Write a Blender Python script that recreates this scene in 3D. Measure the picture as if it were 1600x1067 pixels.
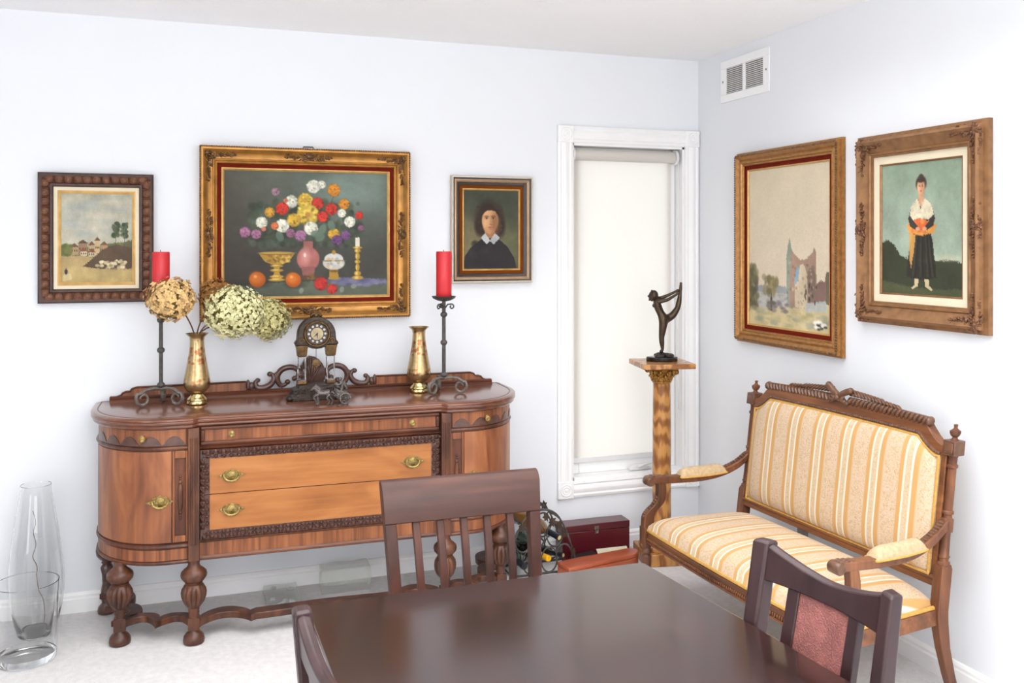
import bpy, math, random
import numpy as np
from mathutils import Vector, Matrix, noise as mnoise

random.seed(7)
rng = np.random.default_rng(11)
PI = math.pi
R = math.radians
SC = bpy.context.scene
COL = SC.collection
for _o in list(bpy.data.objects):
    bpy.data.objects.remove(_o)

# ------------------------------------------------------------------ camera
cam_d = bpy.data.cameras.new('camera')
cam = bpy.data.objects.new('camera', cam_d)
COL.objects.link(cam)
cam.location = (-2.6512, -4.437, 1.60)
cam.rotation_euler = (R(90), 0, R(-19.43))
cam_d.sensor_width = 36.0
cam_d.lens = 32.40
cam_d.shift_y = -149.5 / 1600
cam_d.clip_start = 0.05
SC.camera = cam

# ------------------------------------------------------------------ light
SC.view_settings.view_transform = 'Standard'
SC.view_settings.look = 'None'
SC.view_settings.gamma = 1.0
SC.view_settings.use_curve_mapping = False
SC.view_settings.exposure = 0.03
wd = bpy.data.worlds.new('daylight')
SC.world = wd
wd.use_nodes = True
bg = wd.node_tree.nodes['Background']
bg.inputs[0].default_value = (1.0, 0.985, 0.985, 1)
bg.inputs[1].default_value = 1.7

def area(name, loc, rot, sx, sy, power, col=(1, 1, 1), spread=180):
    d = bpy.data.lights.new(name, 'AREA')
    d.shape = 'RECTANGLE'
    d.size, d.size_y = sx, sy
    d.energy = power
    d.color = col
    d.spread = R(spread)
    o = bpy.data.objects.new(name, d)
    COL.objects.link(o)
    o.location = loc
    o.rotation_euler = rot
    return o
# daylight entering through the patio window of the left wall and the windows of the rear wall
area('patio_window_daylight', (-5.94, -5.0, 1.2), (0, R(-90), 0), 2.2, 1.9, 42, (0.985, 0.99, 1.0))
area('rear_window_daylight', (-2.4, -6.94, 1.5), (R(90), 0, 0), 2.6, 1.9, 46, (0.99, 0.995, 1.0))
# unseen fill added behind the camera, aimed up like a bounced flash
area('bounced_flash_fill', (-1.9, -4.9, 1.9), (R(180), 0, 0), 0.9, 0.9, 130, (0.99, 0.995, 1.0))
# broad panel added below the ceiling as soft bounce fill, not a fixture
area('ceiling_bounce_fill', (-1.75, -2.8, 2.60), (0, 0, 0), 2.8, 3.6, 78, (0.99, 0.995, 1.0), 125)

# ------------------------------------------------------------------ materials
TONE = [1.0]

def lin(c):
    out = []
    for x in c[:3]:
        x = x / 255.0
        out.append(x / 12.92 if x <= 0.04045 else ((x + 0.055) / 1.055) ** 2.4)
    return (out[0] * TONE[0], out[1] * TONE[0], out[2] * TONE[0], 1.0)

def new_mat(name):
    m = bpy.data.materials.new(name)
    m.use_nodes = True
    nt = m.node_tree
    b = nt.nodes['Principled BSDF']
    return m, nt, b

def N(nt, typ, **kw):
    n = nt.nodes.new(typ)
    for k, v in kw.items():
        setattr(n, k, v)
    return n

def ramp(nt, stops, interp='LINEAR'):
    n = nt.nodes.new('ShaderNodeValToRGB')
    cr = n.color_ramp
    cr.interpolation = interp
    while len(cr.elements) < len(stops):
        cr.elements.new(0.5)
    for e, (p, c) in zip(cr.elements, stops):
        e.position = p
        e.color = c
    return n

def coords(nt, scale=(1, 1, 1), rot=(0, 0, 0), loc=(0, 0, 0)):
    tc = N(nt, 'ShaderNodeTexCoord')
    mp = N(nt, 'ShaderNodeMapping')
    mp.inputs['Scale'].default_value = scale
    mp.inputs['Rotation'].default_value = rot
    mp.inputs['Location'].default_value = loc
    nt.links.new(tc.outputs['Object'], mp.inputs[0])
    return mp

def plain(name, col, rough=0.5, metal=0.0, var=0.12, vscale=12, bump=0.0, bscale=40, coat=0.0, spec=0.5):
    m, nt, b = new_mat(name)
    c = lin(col)
    mp = coords(nt)
    nz = N(nt, 'ShaderNodeTexNoise')
    nz.inputs['Scale'].default_value = vscale
    nz.inputs['Detail'].default_value = 4
    nt.links.new(mp.outputs[0], nz.inputs['Vector'])
    lo = tuple(x * (1 - var) for x in c[:3]) + (1,)
    hi = tuple(min(1, x * (1 + var)) for x in c[:3]) + (1,)
    rp = ramp(nt, [(0.3, lo), (0.7, hi)])
    nt.links.new(nz.outputs[0], rp.inputs[0])
    nt.links.new(rp.outputs[0], b.inputs['Base Color'])
    b.inputs['Roughness'].default_value = rough
    b.inputs['Metallic'].default_value = metal
    b.inputs['Coat Weight'].default_value = coat
    b.inputs['Coat Roughness'].default_value = 0.15
    b.inputs['Specular IOR Level'].default_value = spec
    if bump:
        n2 = N(nt, 'ShaderNodeTexNoise')
        n2.inputs['Scale'].default_value = bscale
        n2.inputs['Detail'].default_value = 3
        nt.links.new(mp.outputs[0], n2.inputs['Vector'])
        bp = N(nt, 'ShaderNodeBump')
        bp.inputs['Strength'].default_value = bump
        bp.inputs['Distance'].default_value = 0.01
        nt.links.new(n2.outputs[0], bp.inputs['Height'])
        nt.links.new(bp.outputs[0], b.inputs['Normal'])
    return m

def wood(name, c_dark, c_mid, c_light, axis='x', rough=0.35, coat=0.3, grain=1.0, contrast=0.35, spec=0.32):
    """fine streaks running along one axis over slow cloudy figure"""
    m, nt, b = new_mat(name)
    st = {'x': (2.0, 60, 60), 'y': (60, 2.0, 60), 'z': (60, 60, 2.0)}[axis]
    mp = coords(nt, tuple(s * grain for s in st))
    n1 = N(nt, 'ShaderNodeTexNoise')
    n1.inputs['Scale'].default_value = 1.0
    n1.inputs['Detail'].default_value = 5
    n1.inputs['Distortion'].default_value = 0.4
    nt.links.new(mp.outputs[0], n1.inputs['Vector'])
    mp2 = coords(nt, {'x': (2, 7, 7), 'y': (7, 2, 7), 'z': (7, 7, 2)}[axis])
    n2 = N(nt, 'ShaderNodeTexNoise')
    n2.inputs['Scale'].default_value = 1.2
    n2.inputs['Detail'].default_value = 3
    n2.inputs['Distortion'].default_value = 1.2
    nt.links.new(mp2.outputs[0], n2.inputs['Vector'])
    mx = N(nt, 'ShaderNodeMix')
    mx.data_type = 'FLOAT'
    mx.inputs['Factor'].default_value = contrast
    nt.links.new(n2.outputs[0], mx.inputs[2])
    nt.links.new(n1.outputs[0], mx.inputs[3])
    rp = ramp(nt, [(0.30, lin(c_dark)), (0.5, lin(c_mid)), (0.72, lin(c_light))])
    nt.links.new(mx.outputs[0], rp.inputs[0])
    nt.links.new(rp.outputs[0], b.inputs['Base Color'])
    b.inputs['Roughness'].default_value = rough
    b.inputs['Coat Weight'].default_value = coat
    b.inputs['Coat Roughness'].default_value = 0.2
    b.inputs['Specular IOR Level'].default_value = spec
    return m

def glass(name, col=(250, 252, 252), rough=0.0, ior=1.45):
    m, nt, b = new_mat(name)
    b.inputs['Base Color'].default_value = (0.985, 0.99, 0.99, 1)
    b.inputs['Roughness'].default_value = rough
    b.inputs['IOR'].default_value = ior
    b.inputs['Transmission Weight'].default_value = 1.0
    return m

MT = {}
MT['wall'] = plain('wall_paint', (231, 234, 238), 0.85, var=0.008, vscale=2, bump=0.03, bscale=180, spec=0.2)
MT['ceiling'] = plain('ceiling_paint', (248, 248, 249), 0.9, var=0.008, vscale=3, bump=0.35, bscale=90, spec=0.1)
MT['white'] = plain('white_gloss_paint', (244, 244, 244), 0.4, var=0.01, spec=0.4)
MT['carpet'] = plain('carpet_pile', (232, 229, 228), 0.95, var=0.06, vscale=35, bump=0.8, bscale=220, spec=0.05)
TONE[0] = 0.86
# sideboard
MT['sb_dark'] = wood('walnut_dark', (54, 30, 21), (92, 51, 34), (126, 76, 50), 'x', 0.36, 0.12)
MT['sb_dark_z'] = wood('walnut_dark_upright', (54, 30, 21), (92, 51, 34), (130, 78, 50), 'z', 0.36, 0.12)
MT['sb_veneer'] = wood('striped_veneer', (92, 52, 30), (140, 84, 52), (174, 112, 70), 'z', 0.36, 0.1, contrast=0.85)
MT['sb_door'] = wood('curved_door_veneer', (94, 52, 33), (148, 90, 58), (188, 122, 78), 'z', 0.36, 0.12, 0.6, 0.3)
MT['sb_light'] = wood('satinwood_veneer', (148, 90, 46), (178, 114, 62), (198, 134, 78), 'x', 0.38, 0.1, 0.8, 0.35)
MT['sb_carve'] = plain('carved_dark_walnut', (88, 58, 48), 0.28, var=0.35, vscale=60, coat=0.15)
MT['sb_top'] = wood('polished_walnut_top', (88, 50, 36), (120, 74, 54), (140, 90, 68), 'x', 0.22, 0.5, 1.0, 0.5)
MT['sb_leg'] = wood('turned_walnut', (46, 27, 20), (84, 50, 36), (134, 84, 56), 'z', 0.36, 0.15, 0.5, 0.3)
MT['brass'] = plain('antique_brass', (160, 138, 84), 0.36, 0.85, 0.35, 90, 0.3, 150)
MT['vase_foot'] = plain('polished_brass', (214, 190, 134), 0.16, 1.0, 0.08, 30)
MT['iron'] = plain('wrought_iron', (82, 78, 76), 0.55, 0.35, 0.35, 40, 0.4, 70)
MT['iron_worn'] = plain('worn_iron', (120, 112, 104), 0.6, 0.3, 0.4, 60, 0.4, 70)
MT['candle'] = plain('red_wax', (214, 44, 52), 0.38, 0, 0.05, 8, spec=0.5)
MT['wick'] = plain('wick', (60, 50, 45), 0.9)
MT['bronze'] = plain('dark_bronze', (78, 64, 50), 0.36, 0.75, 0.3, 30)
MT['bronze_base'] = plain('dark_bronze_rock', (52, 44, 42), 0.35, 0.5, 0.4, 40, 0.6, 50)
MT['marble_black'] = plain('black_marble', (40, 36, 36), 0.15, 0, 0.8, 25)
MT['pewter'] = plain('dark_pewter', (112, 106, 102), 0.34, 0.85, 0.4, 90, 0.5, 160)
MT['clock_metal'] = plain('patinated_clock_case', (112, 86, 54), 0.36, 0.7, 0.4, 60, 0.3, 120)
MT['clock_dark'] = plain('dark_clock_case', (66, 56, 50), 0.38, 0.6, 0.35, 60, 0.3, 120)
MT['dial'] = plain('aged_dial', (176, 158, 122), 0.45, 0.2, 0.2, 40)
MT['dial_ring'] = plain('dark_dial_ring', (66, 58, 54), 0.4, 0.2, 0.25, 40)
MT['numeral'] = plain('white_enamel', (196, 188, 176), 0.3)
MT['black'] = plain('black_enamel', (28, 26, 26), 0.4)
MT['crystal'] = glass('crystal', (252, 253, 253))
MT['glass'] = glass('clear_glass', (250, 252, 252))
MT['glass_block'] = None
# frames
MT['gold'] = plain('antique_gold_leaf', (176, 124, 58), 0.34, 0.5, 0.22, 25)
MT['gold_dark'] = plain('dark_gilt_carving', (122, 88, 56), 0.4, 0.5, 0.45, 70)
MT['gold_pale'] = plain('pale_gilt', (214, 172, 104), 0.35, 0.4, 0.15, 30)
MT['velvet_red'] = plain('maroon_velvet', (112, 30, 16), 0.9, var=0.1, spec=0.1)
MT['velvet_brown'] = plain('brown_velvet', (120, 60, 12), 0.9, var=0.1, spec=0.1)
MT['liner_cream'] = plain('cream_linen_liner', (236, 224, 196), 0.85, var=0.03, spec=0.1)
MT['bark'] = plain('carved_brown_frame', (112, 70, 46), 0.42, 0.05, 0.3, 40)
MT['bark_dark'] = plain('dark_brown_frame', (70, 43, 33), 0.45, 0.05, 0.3, 40)
MT['silver'] = plain('silver_gilt', (216, 204, 186), 0.3, 0.6, 0.08, 30)
MT['bronze_gilt'] = plain('bronze_gilt', (176, 146, 116), 0.35, 0.4, 0.1, 30)
MT['ebony'] = plain('ebonised_wood', (48, 40, 38), 0.35, 0, 0.15, 30)
MT['gold_brown'] = plain('brown_gilt', (150, 108, 70), 0.42, 0.35, 0.22, 30)
MT['gold_brown_dark'] = plain('brown_gilt_carving', (120, 82, 56), 0.42, 0.35, 0.4, 70)
MT['gold_mid'] = plain('worn_gilt', (172, 122, 66), 0.38, 0.45, 0.25, 60)
# settee
MT['st_wood'] = wood('carved_settee_walnut', (76, 46, 29), (122, 75, 45), (158, 102, 60), 'x', 0.42, 0.1)
MT['st_wood_z'] = wood('settee_walnut_upright', (70, 43, 30), (110, 68, 45), (146, 94, 60), 'z', 0.42, 0.1)
MT['st_carve'] = plain('dark_settee_carving', (104, 68, 46), 0.42, 0, 0.35, 60, coat=0.2)
MT['piping'] = plain('gold_braid', (212, 164, 88), 0.75, 0, 0.12, 90, 0.4, 200, spec=0.2)
# dining
MT['chair_wood'] = wood('espresso_chair_wood', (44, 21, 14), (66, 34, 23), (90, 49, 33), 'x', 0.42, 0.06)
MT['chair_wood_z'] = wood('espresso_chair_upright', (44, 21, 14), (68, 35, 24), (92, 50, 34), 'z', 0.42, 0.06)
MT['chair_dark'] = wood('dark_plum_chair_wood', (42, 25, 26), (55, 35, 36), (66, 44, 44), 'z', 0.38, 0.12)
MT['table_wood'] = wood('dark_mahogany_table', (28, 11, 8), (40, 17, 12), (54, 25, 17), 'y', 0.2, 0.45, 0.7, 0.4)
MT['table_wood'].node_tree.nodes['Principled BSDF'].inputs['Coat Weight'].default_value = 0.85
MT['table_wood'].node_tree.nodes['Principled BSDF'].inputs['Coat IOR'].default_value = 1.52
MT['table_wood'].node_tree.nodes['Principled BSDF'].inputs['Coat Roughness'].default_value = 0.13
MT['leather_red'] = plain('woven_red_leather', (150, 92, 86), 0.4, 0, 0.3, 26, 0.5, 260)
MT['seat_leather'] = plain('dark_seat_leather', (58, 36, 32), 0.45, 0, 0.15, 30)
# odds
MT['box_red'] = plain('burgundy_lacquer', (84, 16, 28), 0.3, 0, 0.15, 15, coat=0.4)
MT['box_edge'] = plain('burgundy_edge', (120, 30, 44), 0.3, 0, 0.1, 15, coat=0.4)
MT['box_orange'] = wood('cherry_wood', (150, 66, 36), (176, 86, 54), (196, 108, 72), 'x', 0.35, 0.25)
MT['steel'] = plain('grey_steel', (150, 146, 138), 0.35, 0.9, 0.2, 80)
MT['bottle_dark'] = plain('dark_bottle_glass', (22, 26, 24), 0.12, 0, 0.3, 10, coat=0.6)
MT['bottle_green'] = plain('green_bottle_glass', (58, 72, 62), 0.12, 0, 0.3, 10, coat=0.6)
MT['bottle_amber'] = plain('amber_bottle_glass', (136, 92, 40), 0.12, 0, 0.3, 10, coat=0.6)
MT['foil_black'] = plain('black_foil', (36, 38, 46), 0.35, 0.3, 0.2, 40)
MT['foil_yellow'] = plain('yellow_foil', (244, 178, 20), 0.4, 0, 0.1, 40)
MT['foil_cream'] = plain('cream_foil', (226, 206, 140), 0.5, 0, 0.1, 40)
MT['foil_grey'] = plain('grey_foil', (150, 158, 158), 0.3, 0.5, 0.5, 50)
MT['label_paper'] = plain('bottle_label', (196, 200, 206), 0.7, 0, 0.15, 30)
MT['leaf_iron'] = plain('painted_iron_leaf', (70, 52, 36), 0.5, 0.3, 0.4, 50)
MT['card'] = plain('cream_card', (226, 218, 190), 0.8)
MT['booklet'] = plain('black_booklet', (44, 42, 44), 0.3)
MT['twig'] = plain('brown_twig', (120, 96, 84), 0.8)
MT['vent_dark'] = plain('vent_shadow_box', (120, 112, 106), 0.9)
MT['plate_grey'] = plain('grey_outlet_plate', (150, 148, 150), 0.5)
MT['blind_rail'] = plain('white_plastic', (240, 240, 240), 0.35, 0, 0.01)
MT['hyd_tan'] = plain('dried_petals_tan', (230, 192, 132), 0.8, 0, 0.22, 60, spec=0.1)
MT['hyd_green'] = plain('dried_petals_green', (232, 228, 174), 0.8, 0, 0.2, 60, spec=0.1)
MT['hyd_olive'] = plain('dried_petals_olive', (214, 206, 146), 0.8, 0, 0.22, 60, spec=0.1)
MT['hyd_brown'] = plain('dried_petals_brown', (178, 128, 74), 0.8, 0, 0.25, 60, spec=0.1)
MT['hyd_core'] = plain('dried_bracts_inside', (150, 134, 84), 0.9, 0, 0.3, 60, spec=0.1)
MT['stem'] = plain('dried_stem', (112, 78, 58), 0.8)
MT['col_gilt'] = plain('capital_gilt', (176, 128, 62), 0.32, 0.65, 0.45, 90, 0.3, 160)

def vase_mat():
    """brass with engraved coppery bands"""
    m, nt, b = new_mat('engraved_brass')
    tc = N(nt, 'ShaderNodeTexCoord')
    sx = N(nt, 'ShaderNodeSeparateXYZ')
    nt.links.new(tc.outputs['Object'], sx.inputs[0])
    band = ramp(nt, [(0.0, (0, 0, 0, 1)), (0.26, (0.9, 0.9, 0.9, 1)), (0.36, (0.25, 0.25, 0.25, 1)), (0.56, (1, 1, 1, 1)), (0.80, (0.2, 0.2, 0.2, 1)), (0.93, (0, 0, 0, 1))], 'CONSTANT')
    mu = N(nt, 'ShaderNodeMath', operation='MULTIPLY')
    mu.inputs[1].default_value = 1 / 0.31
    nt.links.new(sx.outputs[2], mu.inputs[0])
    nt.links.new(mu.outputs[0], band.inputs[0])
    vo = N(nt, 'ShaderNodeTexVoronoi')
    vo.inputs['Scale'].default_value = 58
    nt.links.new(tc.outputs['Object'], vo.inputs['Vector'])
    rp = ramp(nt, [(0.38, (1, 1, 1, 1)), (0.62, (0, 0, 0, 1))])
    nt.links.new(vo.outputs[0], rp.inputs[0])
    m2 = N(nt, 'ShaderNodeMath', operation='MULTIPLY')
    nt.links.new(rp.outputs[0], m2.inputs[0])
    nt.links.new(band.outputs[0], m2.inputs[1])
    mx = N(nt, 'ShaderNodeMix')
    mx.data_type = 'RGBA'
    nt.links.new(m2.outputs[0], mx.inputs['Factor'])
    mx.inputs[6].default_value = lin((198, 172, 124))
    mx.inputs[7].default_value = lin((164, 104, 70))
    nt.links.new(mx.outputs[2], b.inputs['Base Color'])
    b.inputs['Metallic'].default_value = 0.9
    b.inputs['Roughness'].default_value = 0.26
    return m
MT['vase'] = vase_mat()

def stripe_mat(name, period, phase=0.0):
    """gold damask stripes repeating along the object's own X"""
    m, nt, b = new_mat(name)
    tc = N(nt, 'ShaderNodeTexCoord')
    sx = N(nt, 'ShaderNodeSeparateXYZ')
    nt.links.new(tc.outputs['Object'], sx.inputs[0])
    a = N(nt, 'ShaderNodeMath', operation='MULTIPLY_ADD')
    a.inputs[1].default_value = 1 / period
    a.inputs[2].default_value = phase + 20
    nt.links.new(sx.outputs[0], a.inputs[0])
    fr = N(nt, 'ShaderNodeMath', operation='FRACT')
    nt.links.new(a.outputs[0], fr.inputs[0])
    gold, cream, white, chain = lin((208, 160, 98)), lin((210, 186, 152)), lin((234, 224, 206)), lin((210, 188, 148))
    rp = ramp(nt, [(0.0, cream), (0.40, cream), (0.445, gold), (0.54, gold), (0.555, white), (0.59, white), (0.61, chain), (0.745, chain),
                   (0.765, white), (0.80, white), (0.815, gold), (0.92, gold), (0.965, cream)])
    nt.links.new(fr.outputs[0], rp.inputs[0])
    # woven floral figure
    vo = N(nt, 'ShaderNodeTexNoise')
    vo.inputs['Scale'].default_value = 75
    vo.inputs['Detail'].default_value = 2
    vo.inputs['Distortion'].default_value = 2.5
    nt.links.new(tc.outputs['Object'], vo.inputs['Vector'])
    fl = ramp(nt, [(0.36, lin((192, 160, 116))), (0.5, lin((216, 190, 156))), (0.64, lin((224, 196, 180)))])
    nt.links.new(vo.outputs[0], fl.inputs[0])
    mask = ramp(nt, [(0.0, (.75, .75, .75, 1)), (0.40, (.75, .75, .75, 1)), (0.445, (0.05, 0.05, 0.05, 1)), (0.60, (0, 0, 0, 1)), (0.62, (.5, .5, .5, 1)), (0.735, (.5, .5, .5, 1)), (0.755, (0, 0, 0, 1)), (0.97, (0, 0, 0, 1)), (1.0, (.75, .75, .75, 1))])
    nt.links.new(fr.outputs[0], mask.inputs[0])
    mx = N(nt, 'ShaderNodeMix')
    mx.data_type = 'RGBA'
    nt.links.new(mask.outputs[0], mx.inputs['Factor'])
    nt.links.new(rp.outputs[0], mx.inputs[6])
    nt.links.new(fl.outputs[0], mx.inputs[7])
    nt.links.new(mx.outputs[2], b.inputs['Base Color'])
    b.inputs['Roughness'].default_value = 0.75
    b.inputs['Specular IOR Level'].default_value = 0.25
    b.inputs['Sheen Weight'].default_value = 0.15
    bp = N(nt, 'ShaderNodeBump')
    bp.inputs['Strength'].default_value = 0.12
    bp.inputs['Distance'].default_value = 0.004
    nt.links.new(vo.outputs[0], bp.inputs['Height'])
    nt.links.new(bp.outputs[0], b.inputs['Normal'])
    return m
MT['fabric_seat'] = stripe_mat('striped_damask_seat', 0.158, 0.0)
MT['fabric_back'] = stripe_mat('striped_damask_back', 0.158, 0.0)
MT['fabric_pad'] = plain('floral_damask_pad', (198, 172, 136), 0.75, 0, 0.14, 70, spec=0.2)

def burl_mat():
    """honey olive-wood with bold rings"""
    m, nt, b = new_mat('figured_honey_wood')
    mp = coords(nt, (13, 13, 3.2))
    w = N(nt, 'ShaderNodeTexWave', wave_type='RINGS', rings_direction='X')
    w.inputs['Scale'].default_value = 1.1
    w.inputs['Distortion'].default_value = 9
    w.inputs['Detail'].default_value = 3
    w.inputs['Detail Scale'].default_value = 1.2
    nt.links.new(mp.outputs[0], w.inputs['Vector'])
    rp = ramp(nt, [(0.1, lin((146, 90, 40))), (0.45, lin((180, 120, 58))), (0.8, lin((202, 144, 78)))])
    nt.links.new(w.outputs[0], rp.inputs[0])
    nt.links.new(rp.outputs[0], b.inputs['Base Color'])
    b.inputs['Roughness'].default_value = 0.28
    b.inputs['Coat Weight'].default_value = 0.2
    return m
MT['burl'] = burl_mat()

def blind_mat():
    m, nt, b = new_mat('roller_blind_fabric')
    out = nt.nodes['Material Output']
    d = N(nt, 'ShaderNodeBsdfDiffuse')
    t = N(nt, 'ShaderNodeBsdfTranslucent')
    mp = coords(nt, (1, 1, 1))
    nz = N(nt, 'ShaderNodeTexNoise')
    nz.inputs['Scale'].default_value = 700
    nt.links.new(mp.outputs[0], nz.inputs['Vector'])
    rp = ramp(nt, [(0.3, lin((232, 228, 222))), (0.7, lin((240, 237, 232)))])
    nt.links.new(nz.outputs[0], rp.inputs[0])
    nt.links.new(rp.outputs[0], d.inputs[0])
    nt.links.new(rp.outputs[0], t.inputs[0])
    mx = N(nt, 'ShaderNodeMixShader')
    mx.inputs[0].default_value = 0.42
    nt.links.new(d.outputs[0], mx.inputs[1])
    nt.links.new(t.outputs[0], mx.inputs[2])
    nt.links.new(mx.outputs[0], out.inputs[0])
    return m
TONE[0] = 1.0
MT['blind'] = blind_mat()
def pressed_mat():
    m, nt, b = new_mat('pressed_glass')
    out = nt.nodes['Material Output']
    tr = N(nt, 'ShaderNodeBsdfTransparent')
    tr.inputs[0].default_value = (0.97, 0.98, 0.96, 1)
    df = N(nt, 'ShaderNodeBsdfDiffuse')
    df.inputs[0].default_value = (0.86, 0.87, 0.83, 1)
    gl = N(nt, 'ShaderNodeBsdfGlossy')
    gl.inputs['Roughness'].default_value = 0.12
    mp = coords(nt)
    nz = N(nt, 'ShaderNodeTexNoise')
    nz.inputs['Scale'].default_value = 38
    nt.links.new(mp.outputs[0], nz.inputs['Vector'])
    bp = N(nt, 'ShaderNodeBump')
    bp.inputs['Strength'].default_value = 0.8
    nt.links.new(nz.outputs[0], bp.inputs['Height'])
    nt.links.new(bp.outputs[0], gl.inputs['Normal'])
    m1 = N(nt, 'ShaderNodeMixShader')
    m1.inputs[0].default_value = 0.20
    nt.links.new(tr.outputs[0], m1.inputs[1])
    nt.links.new(df.outputs[0], m1.inputs[2])
    fr = N(nt, 'ShaderNodeLayerWeight')
    fr.inputs['Blend'].default_value = 0.35
    nt.links.new(bp.outputs[0], fr.inputs['Normal'])
    fm = N(nt, 'ShaderNodeMath', operation='MULTIPLY')
    fm.inputs[1].default_value = 0.45
    nt.links.new(fr.outputs['Facing'], fm.inputs[0])
    m2 = N(nt, 'ShaderNodeMixShader')
    nt.links.new(fm.outputs[0], m2.inputs[0])
    nt.links.new(m1.outputs[0], m2.inputs[1])
    nt.links.new(gl.outputs[0], m2.inputs[2])
    nt.links.new(m2.outputs[0], out.inputs[0])
    return m
MT['glass_block'] = pressed_mat()
def pane_mat():
    m, nt, b = new_mat('window_pane')
    out = nt.nodes['Material Output']
    tr = N(nt, 'ShaderNodeBsdfTransparent')
    tr.inputs[0].default_value = (0.96, 0.98, 0.98, 1)
    gl = N(nt, 'ShaderNodeBsdfGlossy')
    gl.inputs['Roughness'].default_value = 0.02
    mx = N(nt, 'ShaderNodeMixShader')
    mx.inputs[0].default_value = 0.06
    nt.links.new(tr.outputs[0], mx.inputs[1])
    nt.links.new(gl.outputs[0], mx.inputs[2])
    nt.links.new(mx.outputs[0], out.inputs[0])
    return m
MT['pane'] = pane_mat()

def paint_mat():
    m, nt, b = new_mat('oil_paint_on_canvas')
    a = N(nt, 'ShaderNodeVertexColor')
    a.layer_name = 'paint'
    nt.links.new(a.outputs[0], b.inputs['Base Color'])
    b.inputs['Roughness'].default_value = 0.55
    b.inputs['Specular IOR Level'].default_value = 0.25
    return m
MT['paint'] = paint_mat()

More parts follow.
